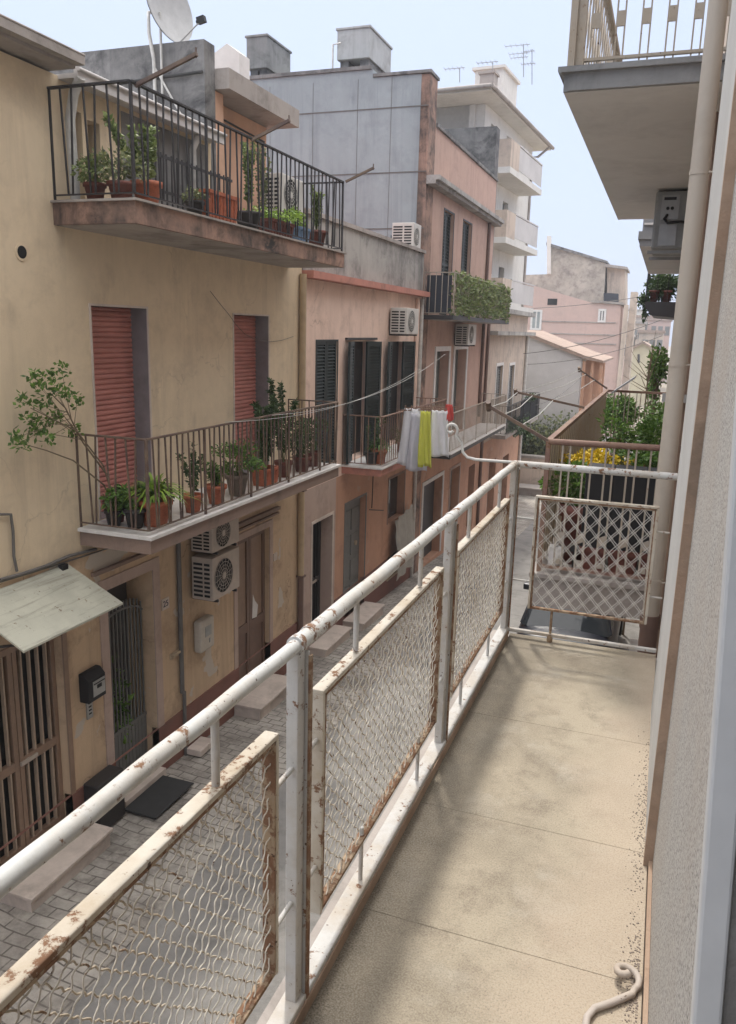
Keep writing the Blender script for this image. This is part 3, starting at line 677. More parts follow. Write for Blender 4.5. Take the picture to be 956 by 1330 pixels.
# ================================================================== YELLOW HOUSE (A)
FX = -5.42
A = thing('yellow_house', (FX, 6, gz(6)), 'ochre plastered house with red roller shutters and two planted balconies, nearest across the street', 'house')
wl, wr = (6.75, 7.68, -.33, 1.855), (9.60, 10.60, -.33, 1.84)
uw1, uw2 = (6.55, 6.76, 2.8, 3.62), (6.84, 7.02, 3.0, 3.58)
d1, d2, d3 = (4.93, 6.06, -3.48, -1.30), (6.78, 7.62, -3.62, -1.12), (9.62, 10.63, -3.64, -1.27)
mb = MB(); facade(mb, FX, -2, 11.75, -.62, 2.70, [wl, wr], mr=1); facade(mb, FX, -2, 9.1, 2.70, 3.86, [uw1, uw2], mr=0)
link('wall', mb, ['yellow', 'reveal_grey'], A)
mb = MB(); facade(mb, FX, -2, 11.75, -6, -.62, [d1, d2, d3]); link('wall', mb, 'yellow_shaded', A, 'patched ground floor wall, browned with painted-in shade')
mb = MB(); facade(mb, FX+.022, -2, 11.72, -6, -3.16, [d1, d2, d3], caps=True, depth=.1); link('plinth', mb, 'plinth', A)
mb = MB(); mb.box(-12, FX-.4, -2, 9.08, 2.6, 3.82); mb.box(-12, FX-.4, -2, 11.7, -6, 2.65); link('core', mb, 'dark', A)
# sheets of dark wall behind the upper terrace
mb = MB(); mb.box(FX+.001, FX+.012, 7.36, 8.95, 2.8, 3.78); link('grey_screen', mb, 'navy' if 0 else 'dark_render', A, 'dark grey sheeting on the upper storey wall')
mb = MB(); mb.box(-12, -5.17, -2, 6.40, 3.88, 3.95); mb.box(-5.17, -5.08, -2, 6.42, 3.905, 3.985); mb.tube([(-5.085, -2, 3.985), (-5.085, 6.42, 3.985)], .012, 8); link('eave', mb, 'concrete', A)
mb = MB(); mb.box(-12, -5.24, 6.46, 9.08, 3.83, 3.87); mb.box(-5.24, -5.20, 6.46, 9.06, 3.80, 3.92); mb.tube([(-5.185, 6.46, 3.90), (-5.185, 9.06, 3.90)], .018, 8); link('gutter', mb, 'ltgrey', A)
mb = MB(); mb.box(-12, -5.49, 9.1, 9.34, 2.8, 4.98); link('parapet_wall', mb, 'dark_render', A, 'blackened grey cement wall under the satellite dish')
mb = MB(); mb.box(-12, -5.75, 9.345, 11.2, 2.66, 4.49); mb.box(-5.75, -5.50, 9.345, 9.55, 2.66, 4.49); link('wall', mb, 'salmon_up', A, 'apricot wall of the top storey')
mb = MB(); mb.box(-12, -5.30, 9.345, 11.35, 4.50, 4.73); link('roof', mb, 'concrete', A, 'concrete roof slab jutting over the upper balcony')
mb = MB(); mb.tube([(-5.73, 9.6, 4.32), (-5.73, 11.1, 4.28)], .012, 6); mb.tube([(-7.3, 9.07, 4.55), (-5.5, 9.07, 4.62)], .018, 6); link('conduit', mb, 'cable_dk', A)
mb = MB(); mb.tube([(-5.2, 6.5, 3.84), (-5.3, 6.52, 3.72), (-5.34, 6.5, 3.5), (-5.34, 6.52, 2.8)], .045, 10); link('downpipe', mb, 'pipe_white', A)
mb = MB(); mb.tube([(-5.25, 8.55, 3.8), (-5.33, 8.55, 3.65), (-5.33, 8.58, 2.8)], .04, 10); link('downpipe', mb, 'pipe_white', A)
for o in (wl, wr): roller(A, FX-.215, o)
for o in (wl, wr): surround(A, FX, o, .022, .012, 'marble', 'window_trim')
for o in (uw1, uw2):
    mb = MB(); mb.box(FX-.2, FX-.17, o[0], o[1], o[2], o[3]); link('window', mb, 'door_dark', A)
mb = MB(); mb.tube([(FX-.05, 5.87, 2.28), (FX+.008, 5.87, 2.28)], .075, 18); h0 = link('vent_collar', mb, 'yellow', A)
mb = MB(); mb.tube([(FX-.05, 5.87, 2.28), (FX+.010, 5.87, 2.28)], .055, 18); link('vent_hole', mb, 'dark', A)
# balconies
slab(A, FX, -4.57, 6.42, 11.30, -.34, .185, 'slab_edge2', 'white_lip', 'concrete', lip=.035)
railing(A, FX, -4.60, 6.44, 11.28, -.34, .95)
slab(A, FX, -4.52, 6.30, 11.25, 2.77, .21, 'slab_edge', 'concrete', 'concrete', lip=.02)
railing(A, FX, -4.55, 6.33, 11.22, 2.77, .95, mat='iron_dark', top=.04, sp=.12)
mb = MB()
for p, q in (((-4.55, 6.4, 3.70), (-3.93, 6.4, 3.90)), ((-4.55, 8.5, 3.70), (-4.08, 8.5, 3.88)), ((-4.52, 11.25, 3.73), (-4.1, 11.25, 3.90))):
    mb = MB(); mb.bar(p, q, .03, .03); mb.bar((q[0]-.01, q[1], q[2]-.03), (q[0]-.01, q[1], q[2]+.05), .012, .012); link('clothesline_bracket', mb, 'iron_brown', A)
mb = MB(); mb.tube([(FX+.06, 11.66, 2.5), (FX+.06, 11.66, -2.35)], .055, 12); link('downpipe', mb, 'pipe_tan', A)
mb = MB(); mb.tube([(FX+.06, 11.66, -2.36), (FX+.06, 11.66, gz(11.6))], .05, 12)
for z in (-.9, -2.36): mb.box(FX, FX+.13, 11.60, 11.72, z, z+.03)
link('downpipe', mb, 'pipe_brown', A)
# door 1: bronze double grille
def barred_door(root, x, o, mat, barmat, nleaf=2, lower=.42, nb=4, name='door'):
    a, b, c, d = o; w = (b-a)/nleaf
    for k in range(nleaf):
        y0, y1 = a+k*w+.005, a+(k+1)*w-.005; mb = MB(); f = .055; zm = c+(d-c)*lower
        mb.box(x-.03, x+.03, y0, y0+f, c, d); mb.box(x-.03, x+.03, y1-f, y1, c, d)
        for z0, z1 in ((c, c+.09), (zm, zm+.09), (d-f, d)): mb.box(x-.03, x+.03, y0+f, y1-f, z0, z1)
        dr = link(name, mb, mat, root, bevel=.003)
        mb = MB(); mb.box(x-.06, x-.045, y0, y1, c, d); link('pane', mb, 'dark', dr)
        mb = MB()
        for i in range(nb):
            yy = y0+f+(y1-y0-2*f)*(i+.5)/nb; mb.box(x-.012, x+.026, yy-.009, yy+.009, c+.09, zm); mb.box(x-.012, x+.026, yy-.009, yy+.009, zm+.09, d-f)
        link('bars', mb, barmat, dr)
        if k == nleaf-1:
            mb = MB(); mb.box(x+.03, x+.05, y0+.0, y0+.22, zm+.02, zm+.06); link('handle', mb, 'pipe_beige' if 0 else 'ac_beige', dr)
barred_door(A, FX-.12, d1, 'bronze', 'bronze_lt')
surround(A, FX, (d1[0], d1[1]-.0, d1[2], d1[3]), .06, .02, 'bronze', 'door_frame')
# gate 2 with arched iron leaf and glass door behind
surround(A, FX, d2, .13, .015, 'surround')
mb = MB(); xg = FX-.16; a, b, c, d = d2
for i in range(13):
    yy = a+.03+(b-a-.06)*i/12; arch = .16*math.sqrt(max(0, 1-((i-6)/6.3)**2)); mb.box(xg-.008, xg+.008, yy-.008, yy+.008, c, d-.55+arch+.10)
pts = [(xg, a+(b-a)*i/16, d-.55+.16*math.sqrt(max(0, 1-((i-8)/8.2)**2))) for i in range(17)]; mb.tube(pts, .014, 6)
for z in (c+.03, c+.62): mb.box(xg-.012, xg+.012, a, b, z, z+.04)
mb.box(xg-.005, xg+.002, a, b, c+.03, c+.62)
link('gate', mb, 'door_grey', A)
mb = MB(); mb.box(FX-.395, FX-.37, a, b, c, d); link('inner_door', mb, 'door_dark', A)
# door 3 brown panel door
a, b, c, d = d3; surround(A, FX, d3, .10, .015, 'surround')
for k in range(2):
    y0, y1 = a+k*(b-a)/2+.004, a+(k+1)*(b-a)/2-.004; mb = MB(); xd = FX-.10; mb.box(xd-.04, xd, y0, y1, c, d)
    for z0, z1 in ((c, c+.12), (c+.85, c+1.0), (d-.1, d)): mb.box(xd, xd+.025, y0+.07, y1-.07, z0, z1)
    mb.box(xd, xd+.025, y0, y0+.07, c, d); mb.box(xd, xd+.025, y1-.07, y1, c, d)
    dr = link('door', mb, 'door_brown', A, bevel=.003)
    mb = MB(); mb.box(xd+.001, xd+.006, y0+.08, y1-.08, c+1.01, d-.11); link('panel', mb, 'bronze', dr)
    if k == 1: mb = MB(); mb.add([(xd+.03, y0+.07, c+1.02), (xd+.03, y0+.22, c+1.0), (xd+.03, y0+.26, c+1.18), (xd+.03, y0+.16, c+1.28), (xd+.03, y0+.10, c+1.4)], [(0, 1, 2, 3, 4)]); link('torn_notice', mb, 'white_lip', dr)
mb = MB(); mb.box(FX, FX+.06, 9.5, 10.9, -1.05, -1.0); mb.box(FX, FX+.04, 9.5, 10.9, -1.12, -1.09); link('lintel', mb, 'slab_edge2', A)
mb = MB(); mb.box(FX, FX+.05, 6.55, 8.0, -.90, -.86); link('lintel', mb, 'slab_edge2', A)
mb = MB(); mb.tube([(FX+.04, 8.12, -.85), (FX+.04, 8.12, -2.9)], .03, 8); mb.tube([(FX+.04, 8.16, -2.9), (FX+.04, 8.16, gz(8))], .025, 8); link('downpipe', mb, 'cable', A)
mb = MB(); mb.tube([on_x(x, y, FX+.03) for x, y in ((0, 668), (14, 668), (17, 690), (18, 722), (22, 742))], .014, 6)
link('cable_run', mb, 'cable', A); mb = MB()
mb.tube([on_x(x, y, FX+.03) for x, y in ((0, 753), (30, 745), (60, 735), (90, 722), (125, 713))], .016, 6)
mb.tube([on_x(x, y, FX+.02) for x, y in ((0, 756), (40, 744), (75, 733), (110, 722), (160, 706), (230, 690))], .008, 5)
link('cable_run', mb, 'cable', A)
mb = MB(); mb.tube([on_x(x, y, FX+.02) for x, y in ((273, 378), (287, 396), (297, 408), (306, 421), (318, 434), (332, 441), (350, 444), (366, 442), (381, 437))], .0035, 5); link('thin_cable', mb, 'cable', A)
mb = MB(); c0 = on_x(82, 738, FX+.04); mb.obox(c0, (.03, 0, 0), (0, .04, 0), (0, 0, .04)); link('junction_box', mb, 'black_pl', A)
# awning
aw = thing('awning', (FX, 5.8, -1.2), 'weathered grey-green sheet awning above the barred bronze door', 'awning')
mb = MB(); p = [Vector((FX+.01, 4.9, -.66)), Vector((FX+.01, 6.20, -.66)), Vector((-4.80, 6.25, -1.00)), Vector((-4.80, 4.92, -1.00))]
dn = Vector((0, 0, -.02)); mb.add(p+[q+dn for q in p], [(0, 3, 2, 1), (4, 5, 6, 7), (0, 1, 5, 4), (1, 2, 6, 5), (2, 3, 7, 6), (3, 0, 4, 7)]); link('sheet', mb, 'awn', aw)
for y in (5.0, 6.1):
    mb = MB(); mb.bar((FX, y, -1.12), (-4.9, y, -.99), .02, .02); link('strut', mb, 'iron_dark', aw)
# small fixtures
mb = MB(); q = on_x(115, 888, FX)
mbx = thing('mailbox', (FX, q.y, q.z-.16), 'black letterbox with grey front beside the arched gate', 'mailbox')
mb = MB(); mb.prism([(FX, q.z-.15), (FX+.12, q.z-.15), (FX+.12, q.z+.10), (FX+.06, q.z+.17), (FX, q.z+.17)], q.y-.15, q.y+.13, 'y'); link('box', mb, 'black_pl', mbx, bevel=.008)
mb = MB(); mb.box(FX+.122, FX+.127, q.y-.08, q.y+.11, q.z-.10, q.z+.07); link('front', mb, 'steel', mbx)
mb = MB(); mb.box(FX+.128, FX+.133, q.y-.02, q.y+.05, q.z-.02, q.z+.02); mb.box(FX+.128, FX+.133, q.y-.07, q.y+.10, q.z+.035, q.z+.045); link('slot', mb, 'black_pl', mbx)
q = on_x(115, 918, FX); ic = thing('intercom', (FX, q.y, q.z-.1), 'slim grey door intercom plate below the black letterbox', 'intercom')
mb = MB(); mb.box(FX, FX+.02, q.y-.045, q.y+.045, q.z-.13, q.z+.12); link('plate', mb, 'steel', ic, bevel=.003)
mb = MB(); [mb.box(FX+.02, FX+.024, q.y-.02, q.y+.02, q.z-.08+.04*k, q.z-.065+.04*k) for k in range(4)]; link('buttons', mb, 'black_pl', ic)
q = on_x(260, 822, FX); mt = thing('meter_box', (FX, q.y, q.z-.25), 'white utility meter box under the two stacked air conditioners', 'meter box')
mb = MB(); mb.box(FX, FX+.12, q.y-.17, q.y+.17, q.z-.22, q.z+.22); link('box', mb, 'meter', mt, bevel=.03)
mb = MB(); mb.box(FX+.121, FX+.126, q.y-.07, q.y+.08, q.z-.02, q.z+.12); mb.box(FX+.121, FX+.128, q.y+.02, q.y+.05, q.z-.12, q.z-.06); link('window', mb, 'steel', mt)
q = on_x(214, 784, FX); hn = thing('house_number', (FX, q.y, q.z-.07), 'small pale house number tile reading 25 beside the arched gate', 'house number')
mb = MB(); mb.box(FX, FX+.014, q.y-.075, q.y+.075, q.z-.07, q.z+.07); link('tile', mb, 'marble', hn)
def number(txt, x, y, z, size, mat, parent):
    cu = bpy.data.curves.new('digits', 'FONT'); cu.body = txt; cu.size = size; cu.align_x = 'CENTER'; cu.align_y = 'CENTER'; cu.extrude = .002
    o = bpy.data.objects.new('digits', cu); dg = bpy.context.evaluated_depsgraph_get(); me = bpy.data.meshes.new_from_object(o)
    o2 = bpy.data.objects.new('digits', me); COL.objects.link(o2); me.materials.append(M[mat]); o2.parent = parent
    off = Vector(ROOTLOC[parent.name]); o2.matrix_local = Matrix.Translation(Vector((x, y, z))-off) @ Matrix(((0, 0, 1, 0), (1, 0, 0, 0), (0, 1, 0, 0), (0, 0, 0, 1)))
number('25', FX+.017, q.y, q.z, .11, 'numbers', hn)
q = on_x(357, 723, FX); hn = thing('house_number', (FX, q.y, q.z-.07), 'small pale number tile right of the brown panelled door', 'house number')
mb = MB(); mb.box(FX, FX+.014, q.y-.06, q.y+.06, q.z-.06, q.z+.06); link('tile', mb, 'marble', hn)
q = on_x(226, 849, FX); mb = MB(); mb.box(FX, FX+.02, q.y-.10, q.y+.12, q.z-.05, q.z+.03); mb.box(FX+.02, FX+.05, q.y-.08, q.y+.1, q.z-.01, q.z+.02)
single('door_bell', mb, 'pot_beige', 'small beige bell fixture on the wall right of the arched gate', 'door bell', bevel=.004)
ac_unit(FX, 8.72, -1.71, .68, .56, .31, 'lower of two stacked beige air conditioners beneath the long planted balcony', 'ac_beige', group=None)
ac_unit(FX, 8.72, -1.08, .68, .42, .31, 'upper of two stacked beige air conditioners, right under the balcony slab', 'ac_beige')
# steps and mat
for y0, y1, zt, x1, lab in ((4.98, 6.16, -3.50, -4.98, 'low stone doorstep in front of the barred bronze door'), (9.45, 10.62, -3.66, -4.95, 'stone doorstep in front of the brown panelled door'),
                        (12.1, 13.3, -3.78, -5.05, 'stone doorstep with bowl-like top at the first pink house door'), (13.7, 14.95, -3.84, -4.95, 'stone doorstep at the grey door of the orange wall')):
    g = gz((y0+y1)/2)-.2; mb = MB(); mb.box(FX+.02, x1-.03, y0+.02, y1-.02, g, zt-.035)
    s_ = thing('doorstep', ((FX+x1)/2, (y0+y1)/2, g), lab, 'step'); link('riser', mb, 'marble', s_)
    mb = MB(); mb.box(FX+.024, x1, y0, y1, zt-.035, zt); link('tread', mb, 'marble', s_, bevel=.005)
mb = MB(); mb.box(FX+.024, FX+.12, 6.8, 7.6, -4, -3.66); single('threshold', mb, 'marble', 'narrow stone threshold under the arched gate', 'step')
mb = MB(); mb.box(-5.28, -4.84, 6.72, 7.5, gz(7)+.05, gz(7)+.068); single('doormat', mb, 'mat', 'black doormat on the paving before the arched gate', 'doormat', bevel=.006)
mb = MB(); q = on_z(252, 975, gz(8.2)); mb.box(-5.36, -5.15, 8.15, 8.5, gz(8.3)+.04, gz(8.3)+.13); single('stone_block', mb, 'marble', 'small stone block on the paving below the thin wall pipe', 'stone', bevel=.01)
mb = MB(); mb.box(FX+.024, FX+.22, 6.22, 6.66, gz(6.4)+.04, gz(6.4)+.62); single('planter_box', mb, 'pot_dark', 'dark box standing against the wall left of the arched gate', 'box', bevel=.015)

# lower balcony plants
z0 = -.335
def PB(px, py, z): return on_z(px, py, z)
G1 = 'pots on the lower balcony of the ochre house'
plant('bush', (-5.15, 6.62, z0), .09, .17, .22, .16, 'round-leaved plant in a dark pot at the left end of the lower ochre balcony', 'pot_dark', 'leaf', group=G1, n=120, L=.10, w=.08)
plant('bush', (-4.92, 6.66, z0), .11, .20, .26, .20, 'leafy green plant in a dark brown pot left of the spider plant', 'pot_dark', 'leaf', group=G1, n=240, L=.09, w=.04)
plant('spiky', (-4.80, 6.84, z0), .17, .27, .36, .36, 'spider plant with arching striped leaves in a big orange pot', 'terra', 'leaf_br', group=G1, n=75, w=.045)
plant('bush', (-4.98, 7.22, z0), .11, .18, .2, .15, 'short plant in a beige pot behind the spider plant', 'pot_beige', 'leaf_dk', group=G1, n=120)
plant('tall', (-4.78, 7.52, z0), .11, .20, .50, .18, 'tall thin plant in a terracotta pot right of the spider plant', 'terra', 'leaf_dk', group=G1, n=230, L=.07)
plant('tall', (-4.78, 8.02, z0), .12, .22, .26, .17, 'low sprawling plant in a terracotta pot between the thin plant and the bushy one', 'terra', 'leaf', group=G1, n=220)
plant('bush', (-4.80, 8.55, z0), .14, .26, .34, .30, 'dense bushy plant in a grey pot at the middle of the lower ochre balcony', 'pot_grey', 'leaf', group=G1, n=520, L=.06)
plant('tall', (-4.82, 9.35, z0), .12, .20, .95, .24, 'tall dark shrub in a ribbed terracotta trough on the lower ochre balcony', 'terra', 'leaf_dk', sq=(.2, .42), group=G1, n=700, L=.08)
plant('tall', (-4.85, 9.95, z0), .13, .22, 1.05, .28, 'tallest dark shrub on the lower ochre balcony, topping the rail', 'terra_dk', 'leaf_dk', group=G1, n=800, L=.08)
plant('bush', (-4.80, 10.45, z0), .13, .22, .55, .26, 'dark leafy shrub in a brown pot near the right end of the lower ochre balcony', 'terra_dk', 'leaf_dk', group=G1, n=420, L=.07)
plant('bush', (-4.85, 10.95, z0), .12, .22, .45, .22, 'last dark plant at the right end of the lower ochre balcony', 'terra_dk', 'leaf_dk', group=G1, n=300, L=.07)
# shrub reaching out to the left
sh = thing('leaning_shrub', (-5.1, 6.7, z0), 'wild shrub leaning out left from the lower ochre balcony against the wall', 'shrub')
mb = MB(); potshape(mb, (-5.25, 6.78, z0), .12, .22); link('pot', mb, 'terra_dk', sh)
st = MB(); lfm = MB(); base = Vector((-5.22, 6.75, z0+.15))
cl = [(30, 575), (45, 560), (22, 568), (60, 570), (40, 545), (30, 520), (55, 525), (70, 505), (50, 500), (85, 510), (100, 520), (65, 490), (95, 560), (75, 540), (60, 550), (80, 480), (45, 490)]
mid1 = on_x(108, 575, -5.2); mid2 = on_x(85, 530, -5.15)
st.tube([base, (-5.2, 6.6, .2), mid1, mid2, on_x(65, 510, -5.15)], .012, 6, r2=.005); st.tube([base, (-5.2, 6.55, .1), on_x(95, 598, -5.2), on_x(60, 585, -5.15), on_x(35, 578, -5.15)], .010, 6, r2=.004)
st.tube([base, (-5.15, 6.5, .3), on_x(100, 560, -5.15), on_x(70, 545, -5.1), on_x(40, 530, -5.1)], .010, 6, r2=.004)
for px, py in cl:
    c = on_x(px, py, -5.15+random.uniform(-.1, .1)); st.tube([mid2.lerp(mid1, random.random()), c], .004, 4, r2=.002)
    for k in range(30):
        p = c+rv()*.075; lfm.leafq(p, rv()+Vector((0, 0, .2)), rv(), random.uniform(.04, .075), .032)
link('branches', st, 'stem', sh); link('foliage', lfm, 'leaf', sh)
# plant behind the arched gate
gp = thing('gate_plant', (FX-.27, 7.15, -3.5), 'green leafy plant growing behind the bars of the arched gate', 'plant')
mb = MB(); foliage(mb, (FX-.22, 7.15, -2.75), .07, .33, .55, 420, .13, .055, clumps=14); link('foliage', mb, 'leaf', gp)
mb = MB(); mb.lathe((FX-.27, 7.15, -3.6), [(0, 0), (.07, 0), (.09, .28), (0, .28)], 14); link('pot', mb, 'pot_dark', gp)
mb = MB(); mb.tube([(FX-.27, 7.15, -3.3), (FX-.26, 7.1, -2.5)], .01, 5); link('stem', mb, 'stem_g', gp)

# upper balcony plants
G2 = 'pots on the upper balcony of the ochre house'; z0 = 2.78
plant('bush', (-5.10, 6.50, z0), .10, .16, .22, .20, 'pale green succulent in a dark red pot at the left end of the upper balcony', 'terra_dk', 'leaf_hedge', group=G2, n=220)
plant('bush', (-4.85, 6.55, z0), .12, .17, .24, .2, 'small pale plant in a dark red pot beside the tree-like jade plant', 'terra_dk', 'leaf_grey', group=G2, n=200)
plant('tall', (-4.78, 6.85, z0), .14, .22, .52, .38, 'tallest broad-leaved jade plant at the corner of the upper balcony', 'terra', 'leaf_hedge', group=G2, n=560, L=.075, w=.05)
plant('bush', (-4.70, 7.55, z0), .10, .15, .13, .14, 'small grey-green plant in a dark pot left of the orange trough', 'pot_dark', 'leaf_grey', group=G2, n=130, L=.05)
plant('bush', (-4.70, 7.98, z0), .12, .27, .04, .05, 'orange ribbed trough with hardly any plant on the upper balcony', 'terra', 'leaf_grey', sq=(.2, .62), group=G2, n=30, L=.04)
plant('tall', (-4.72, 8.72, z0), .15, .20, .75, .16, 'slim tall plant in a black tub on the upper balcony', 'pot_dark', 'leaf_hedge', group=G2, n=480, L=.06)
plant('bush', (-4.70, 9.42, z0), .12, .17, .16, .30, 'bright lime-green herbs in a dark red trough on the upper balcony', 'terra_dk', 'leaf_br', sq=(.2, .62), group=G2, n=480, L=.05)
plant('bush', (-4.70, 10.05, z0), .12, .17, .22, .16, 'yellowish plant in a blue tub on the upper balcony', 'pot_blue', 'leaf_br', sq=(.2, .35), group=G2, n=160, L=.06)
plant('tall', (-4.70, 10.65, z0), .14, .22, .55, .20, 'upright plant in a dark red pot at the right end of the upper balcony', 'terra_dk', 'leaf_hedge', group=G2, n=360, L=.06)
plant('tall', (-5.15, 9.9, z0), .14, .25, 1.0, .30, 'thin yellowish shrub behind the rail near the apricot wall', 'pot_dark', 'leaf_grey', group=G2, n=260, L=.05)
mb = MB()
for i in range(16): mb.box(-5.2, -5.19, 7.6+i*.1, 7.62+i*.1, 2.8, 3.45)
for z in (3.05, 3.40): mb.box(-5.2, -5.185, 7.55, 9.2, z, z+.03)
single('drying_rack', mb, 'iron_dark', 'dark slatted rack standing behind the pots on the upper balcony', 'rack')
q = on_x(385, 205, -5.2); ac_unit(-5.5, 10.9, 3.25, .75, .5, .28, 'white air conditioner at the end of the upper balcony', 'ac')
q = on_y(457, 290, 12.2); ac_unit(-5.9, 12.6, 2.75, .7, .55, .28, 'air conditioner on the terrace just past the upper balcony', 'ac')

# satellite dish
dsh = thing('satellite_dish', (-6.0, 9.2, 4.9), 'grey satellite dish on a bent pole above the blackened wall', 'satellite dish')
mb = MB(); c = on_y(215, 12, 9.2); ax = Vector((.88, -.22, .22)).normalized(); u = ax.cross(Vector((0, 0, 1))).normalized(); v = u.cross(ax)
vs = []; fs = []; n = 28; kk = 7
for k in range(kk+1):
    r_ = .42*k/kk
    for j in range(n): t = 2*math.pi*j/n; vs.append(c+u*r_*.86*math.cos(t)+v*r_*math.sin(t)+ax*(r_*r_*.45))
for k in range(kk):
    for j in range(n): fs.append((k*n+j, k*n+(j+1) % n, (k+1)*n+(j+1) % n, (k+1)*n+j))
mb.add(vs, fs, 0, True); vs2 = [q-ax*.012 for q in vs]; mb.add(vs2, [f[::-1] for f in fs], 0, True); link('reflector', mb, 'dish', dsh)
mb = MB(); mb.tube([c-ax*.05, (-6.28, 9.15, 5.35), (-6.22, 9.06, 5.1), (-6.15, 9.04, 4.8), (-6.15, 9.05, 4.3), (-6.14, 9.06, 3.9)], .022, 8); mb.tube([(-6.14, 9.05, 4.7), (-5.72, 9.05, 4.05)], .012, 6); mb.tube([(-6.05, 9.05, 5.3), (-6.05, 9.05, 4.4)], .015, 6); link('pole', mb, 'pipe_white', dsh)
fpt = Vector((-5.64, 9.3, 5.26)); mb = MB(); mb.tube([c+v*-.45+ax*.08, fpt], .009, 6); link('feed_arm', mb, 'steel', dsh)
mb = MB(); mb.obox(fpt, (.05, 0, .01), (0, .03, 0), (-.01, 0, .035)); mb.tube([fpt, fpt-ax*.07], .028, 8); link('receiver', mb, 'black_pl', dsh)
mb = MB()
q = on_y(305, 70, 14.5)
mb.prism([(q.x-.38, q.z-1.5), (q.x+.2, q.z-1.5), (q.x+.2, q.z-.05), (q.x-.05, q.z+.12), (q.x-.38, q.z-.05)], 14.3, 14.7, 'y'); single('roof_cabin', mb, 'white_pl', 'small pale gabled cabin seen above the concrete roof slab', 'cabin')

# ================================================================== PINK HOUSE (B)
B = thing('pink_house', (FX, 15, gz(15)), 'pink house with dark green louvred shutters and a grey streaked parapet', 'house')
bw = (12.33, 13.24, -.72, 1.48); bd1 = (13.95, 15.1, -.72, 1.47); bd2 = (16.14, 17.38, -.72, 1.46)
g1, g2, g3 = (12.25, 13.15, -3.78, -1.6), (13.78, 14.90, -3.85, -1.56), (16.34, 17.5, -2.5, -1.5)
mb = MB(); facade(mb, FX, 11.75, 18.3, -.95, 2.45, [bw, bd1, bd2]); link('wall', mb, 'pinkb', B)
mb = MB(); facade(mb, FX, 13.3, 18.3, -6, -.95, [g2, g3], mr=0); link('wall', mb, 'orange_low', B, 'orange painted ground floor wall')
mb = MB(); facade(mb, FX, 11.75, 13.3, -6, -.95, [g1]); link('wall', mb, 'surround', B, 'pale pink strip of ground floor wall')
mb = MB(); facade(mb, FX+.02, 13.3, 18.28, -6, -3.3, [g2], caps=True, depth=.1); link('plinth', mb, 'plinth', B)
mb = MB(); mb.box(-12, FX-.4, 11.76, 18.28, -6, 2.44); link('core', mb, 'dark', B)
mb = MB(); mb.box(-12, -5.22, 11.74, 18.3, 2.452, 2.56); link('cornice', mb, 'pink_ledge', B)
mb = MB(); mb.box(FX-.16, FX+.02, 11.74, 18.3, 2.562, 3.40); link('parapet', mb, 'grey_parapet', B)
mb = MB(); mb.box(FX-.2, FX+.07, 11.74, 18.3, 3.402, 3.47); link('coping', mb, 'concrete', B)
louvre(B, FX-.05, *bw); surround(B, FX, bw, .03, .01, 'green_sh', 'window_frame')
for o in (bd1, bd2):
    mb = MB(); mb.box(FX-.25, FX-.22, o[0], o[1], o[2], o[3]); link('door', mb, 'door_dark', B)
    mb = MB(); mb.box(FX-.22, FX-.2, (o[0]+o[1])/2-.04, (o[0]+o[1])/2+.04, o[2], o[3]); mb.box(FX-.22, FX-.2, o[0], o[0]+.08, o[2], o[3]); link('door_frame', mb, 'door_grey', B)
    open_louvre(B, FX+.03, o[0], o[2], o[3], .46, R(-78)); open_louvre(B, FX+.03, o[1]-.45, o[2], o[3], .45, R(72))
mb = MB(); mb.box(FX, FX+.05, bd1[0]-.35, bd1[1]+.1, bd1[3]+.03, bd1[3]+.07); link('lintel', mb, 'iron_dark', B)
mb = MB(); mb.tube([(FX+.05, 17.85, 2.4), (FX+.05, 17.85, -.8)], .05, 8); link('downpipe', mb, 'pinkb', B)
mb = MB(); mb.tube([(FX+.05, 18.2, 2.4), (FX+.05, 18.2, gz(18))], .045, 8); link('downpipe', mb, 'pipe_white', B)
slab(B, FX, -4.65, 13.55, 18.1, -.75, .16, 'pink_ledge', 'white_lip', 'orange_low')
railing(B, FX, -4.67, 13.57, 18.08, -.75, .92, mat='iron_red', vee=False, sp=.12)
mb = MB(); mb.box(-4.70, -4.695, 15.3, 18.0, -.7, .1); link('reed_screen', mb, 'reed', B)
barred_door(B, FX-.25, g1, 'door_dark', 'iron_dark', nb=3); surround(B, FX, g1, .05, .012, 'marble')
a, b, c, d = g2
mb = MB(); xd = FX-.12; mb.box(xd-.04, xd, a, b, c, d)
for k in range(4): mb.box(xd, xd+.02, a+.08+k*.0, (a+b)/2-.05, c+.1+k*.52, c+.52+k*.52); mb.box(xd, xd+.02, (a+b)/2+.05, b-.08, c+.1+k*.52, c+.52+k*.52)
dr = link('door', mb, 'door_grey', B); mb = MB(); mb.lathe((0, 0, 0), [(.0, 0), (.001, 0)], 3) if 0 else mb.tube([(xd+.02, b-.3, c+1.35), (xd+.05, b-.3, c+1.35)], .05, 12); link('wreath', mb, 'pot_beige', dr)
surround(B, FX, g2, .04, .012, 'door_grey', 'door_frame')
mb = MB(); mb.box(FX-.2, FX-.17, g3[0], g3[1], g3[2], g3[3]); link('window', mb, 'glass', B)
surround(B, FX, g3, .05, .012, 'slab_edge2', 'window_frame')
mb = MB(); mb.box(FX, FX+.03, 16.4, 17.3, -3.75, -3.3); wv = link('vent_window', mb, 'dark', B); mb = MB(); [mb.box(FX+.03, FX+.04, 16.45+.1*k, 16.47+.1*k, -3.73, -3.32) for k in range(9)]; mb.box(FX, FX+.06, 16.3, 17.4, -3.8, -3.75); link('bars', mb, 'pot_beige', wv)
mb = MB(); mb.tube([on_x(x, y, FX+.02) for x, y in ((485, 610), (484, 640), (483, 660))], .01, 5); mb.tube([on_x(x, y, FX+.02) for x, y in ((480, 662), (498, 663))], .01, 5); link('cable_run', mb, 'cable_dk', B)
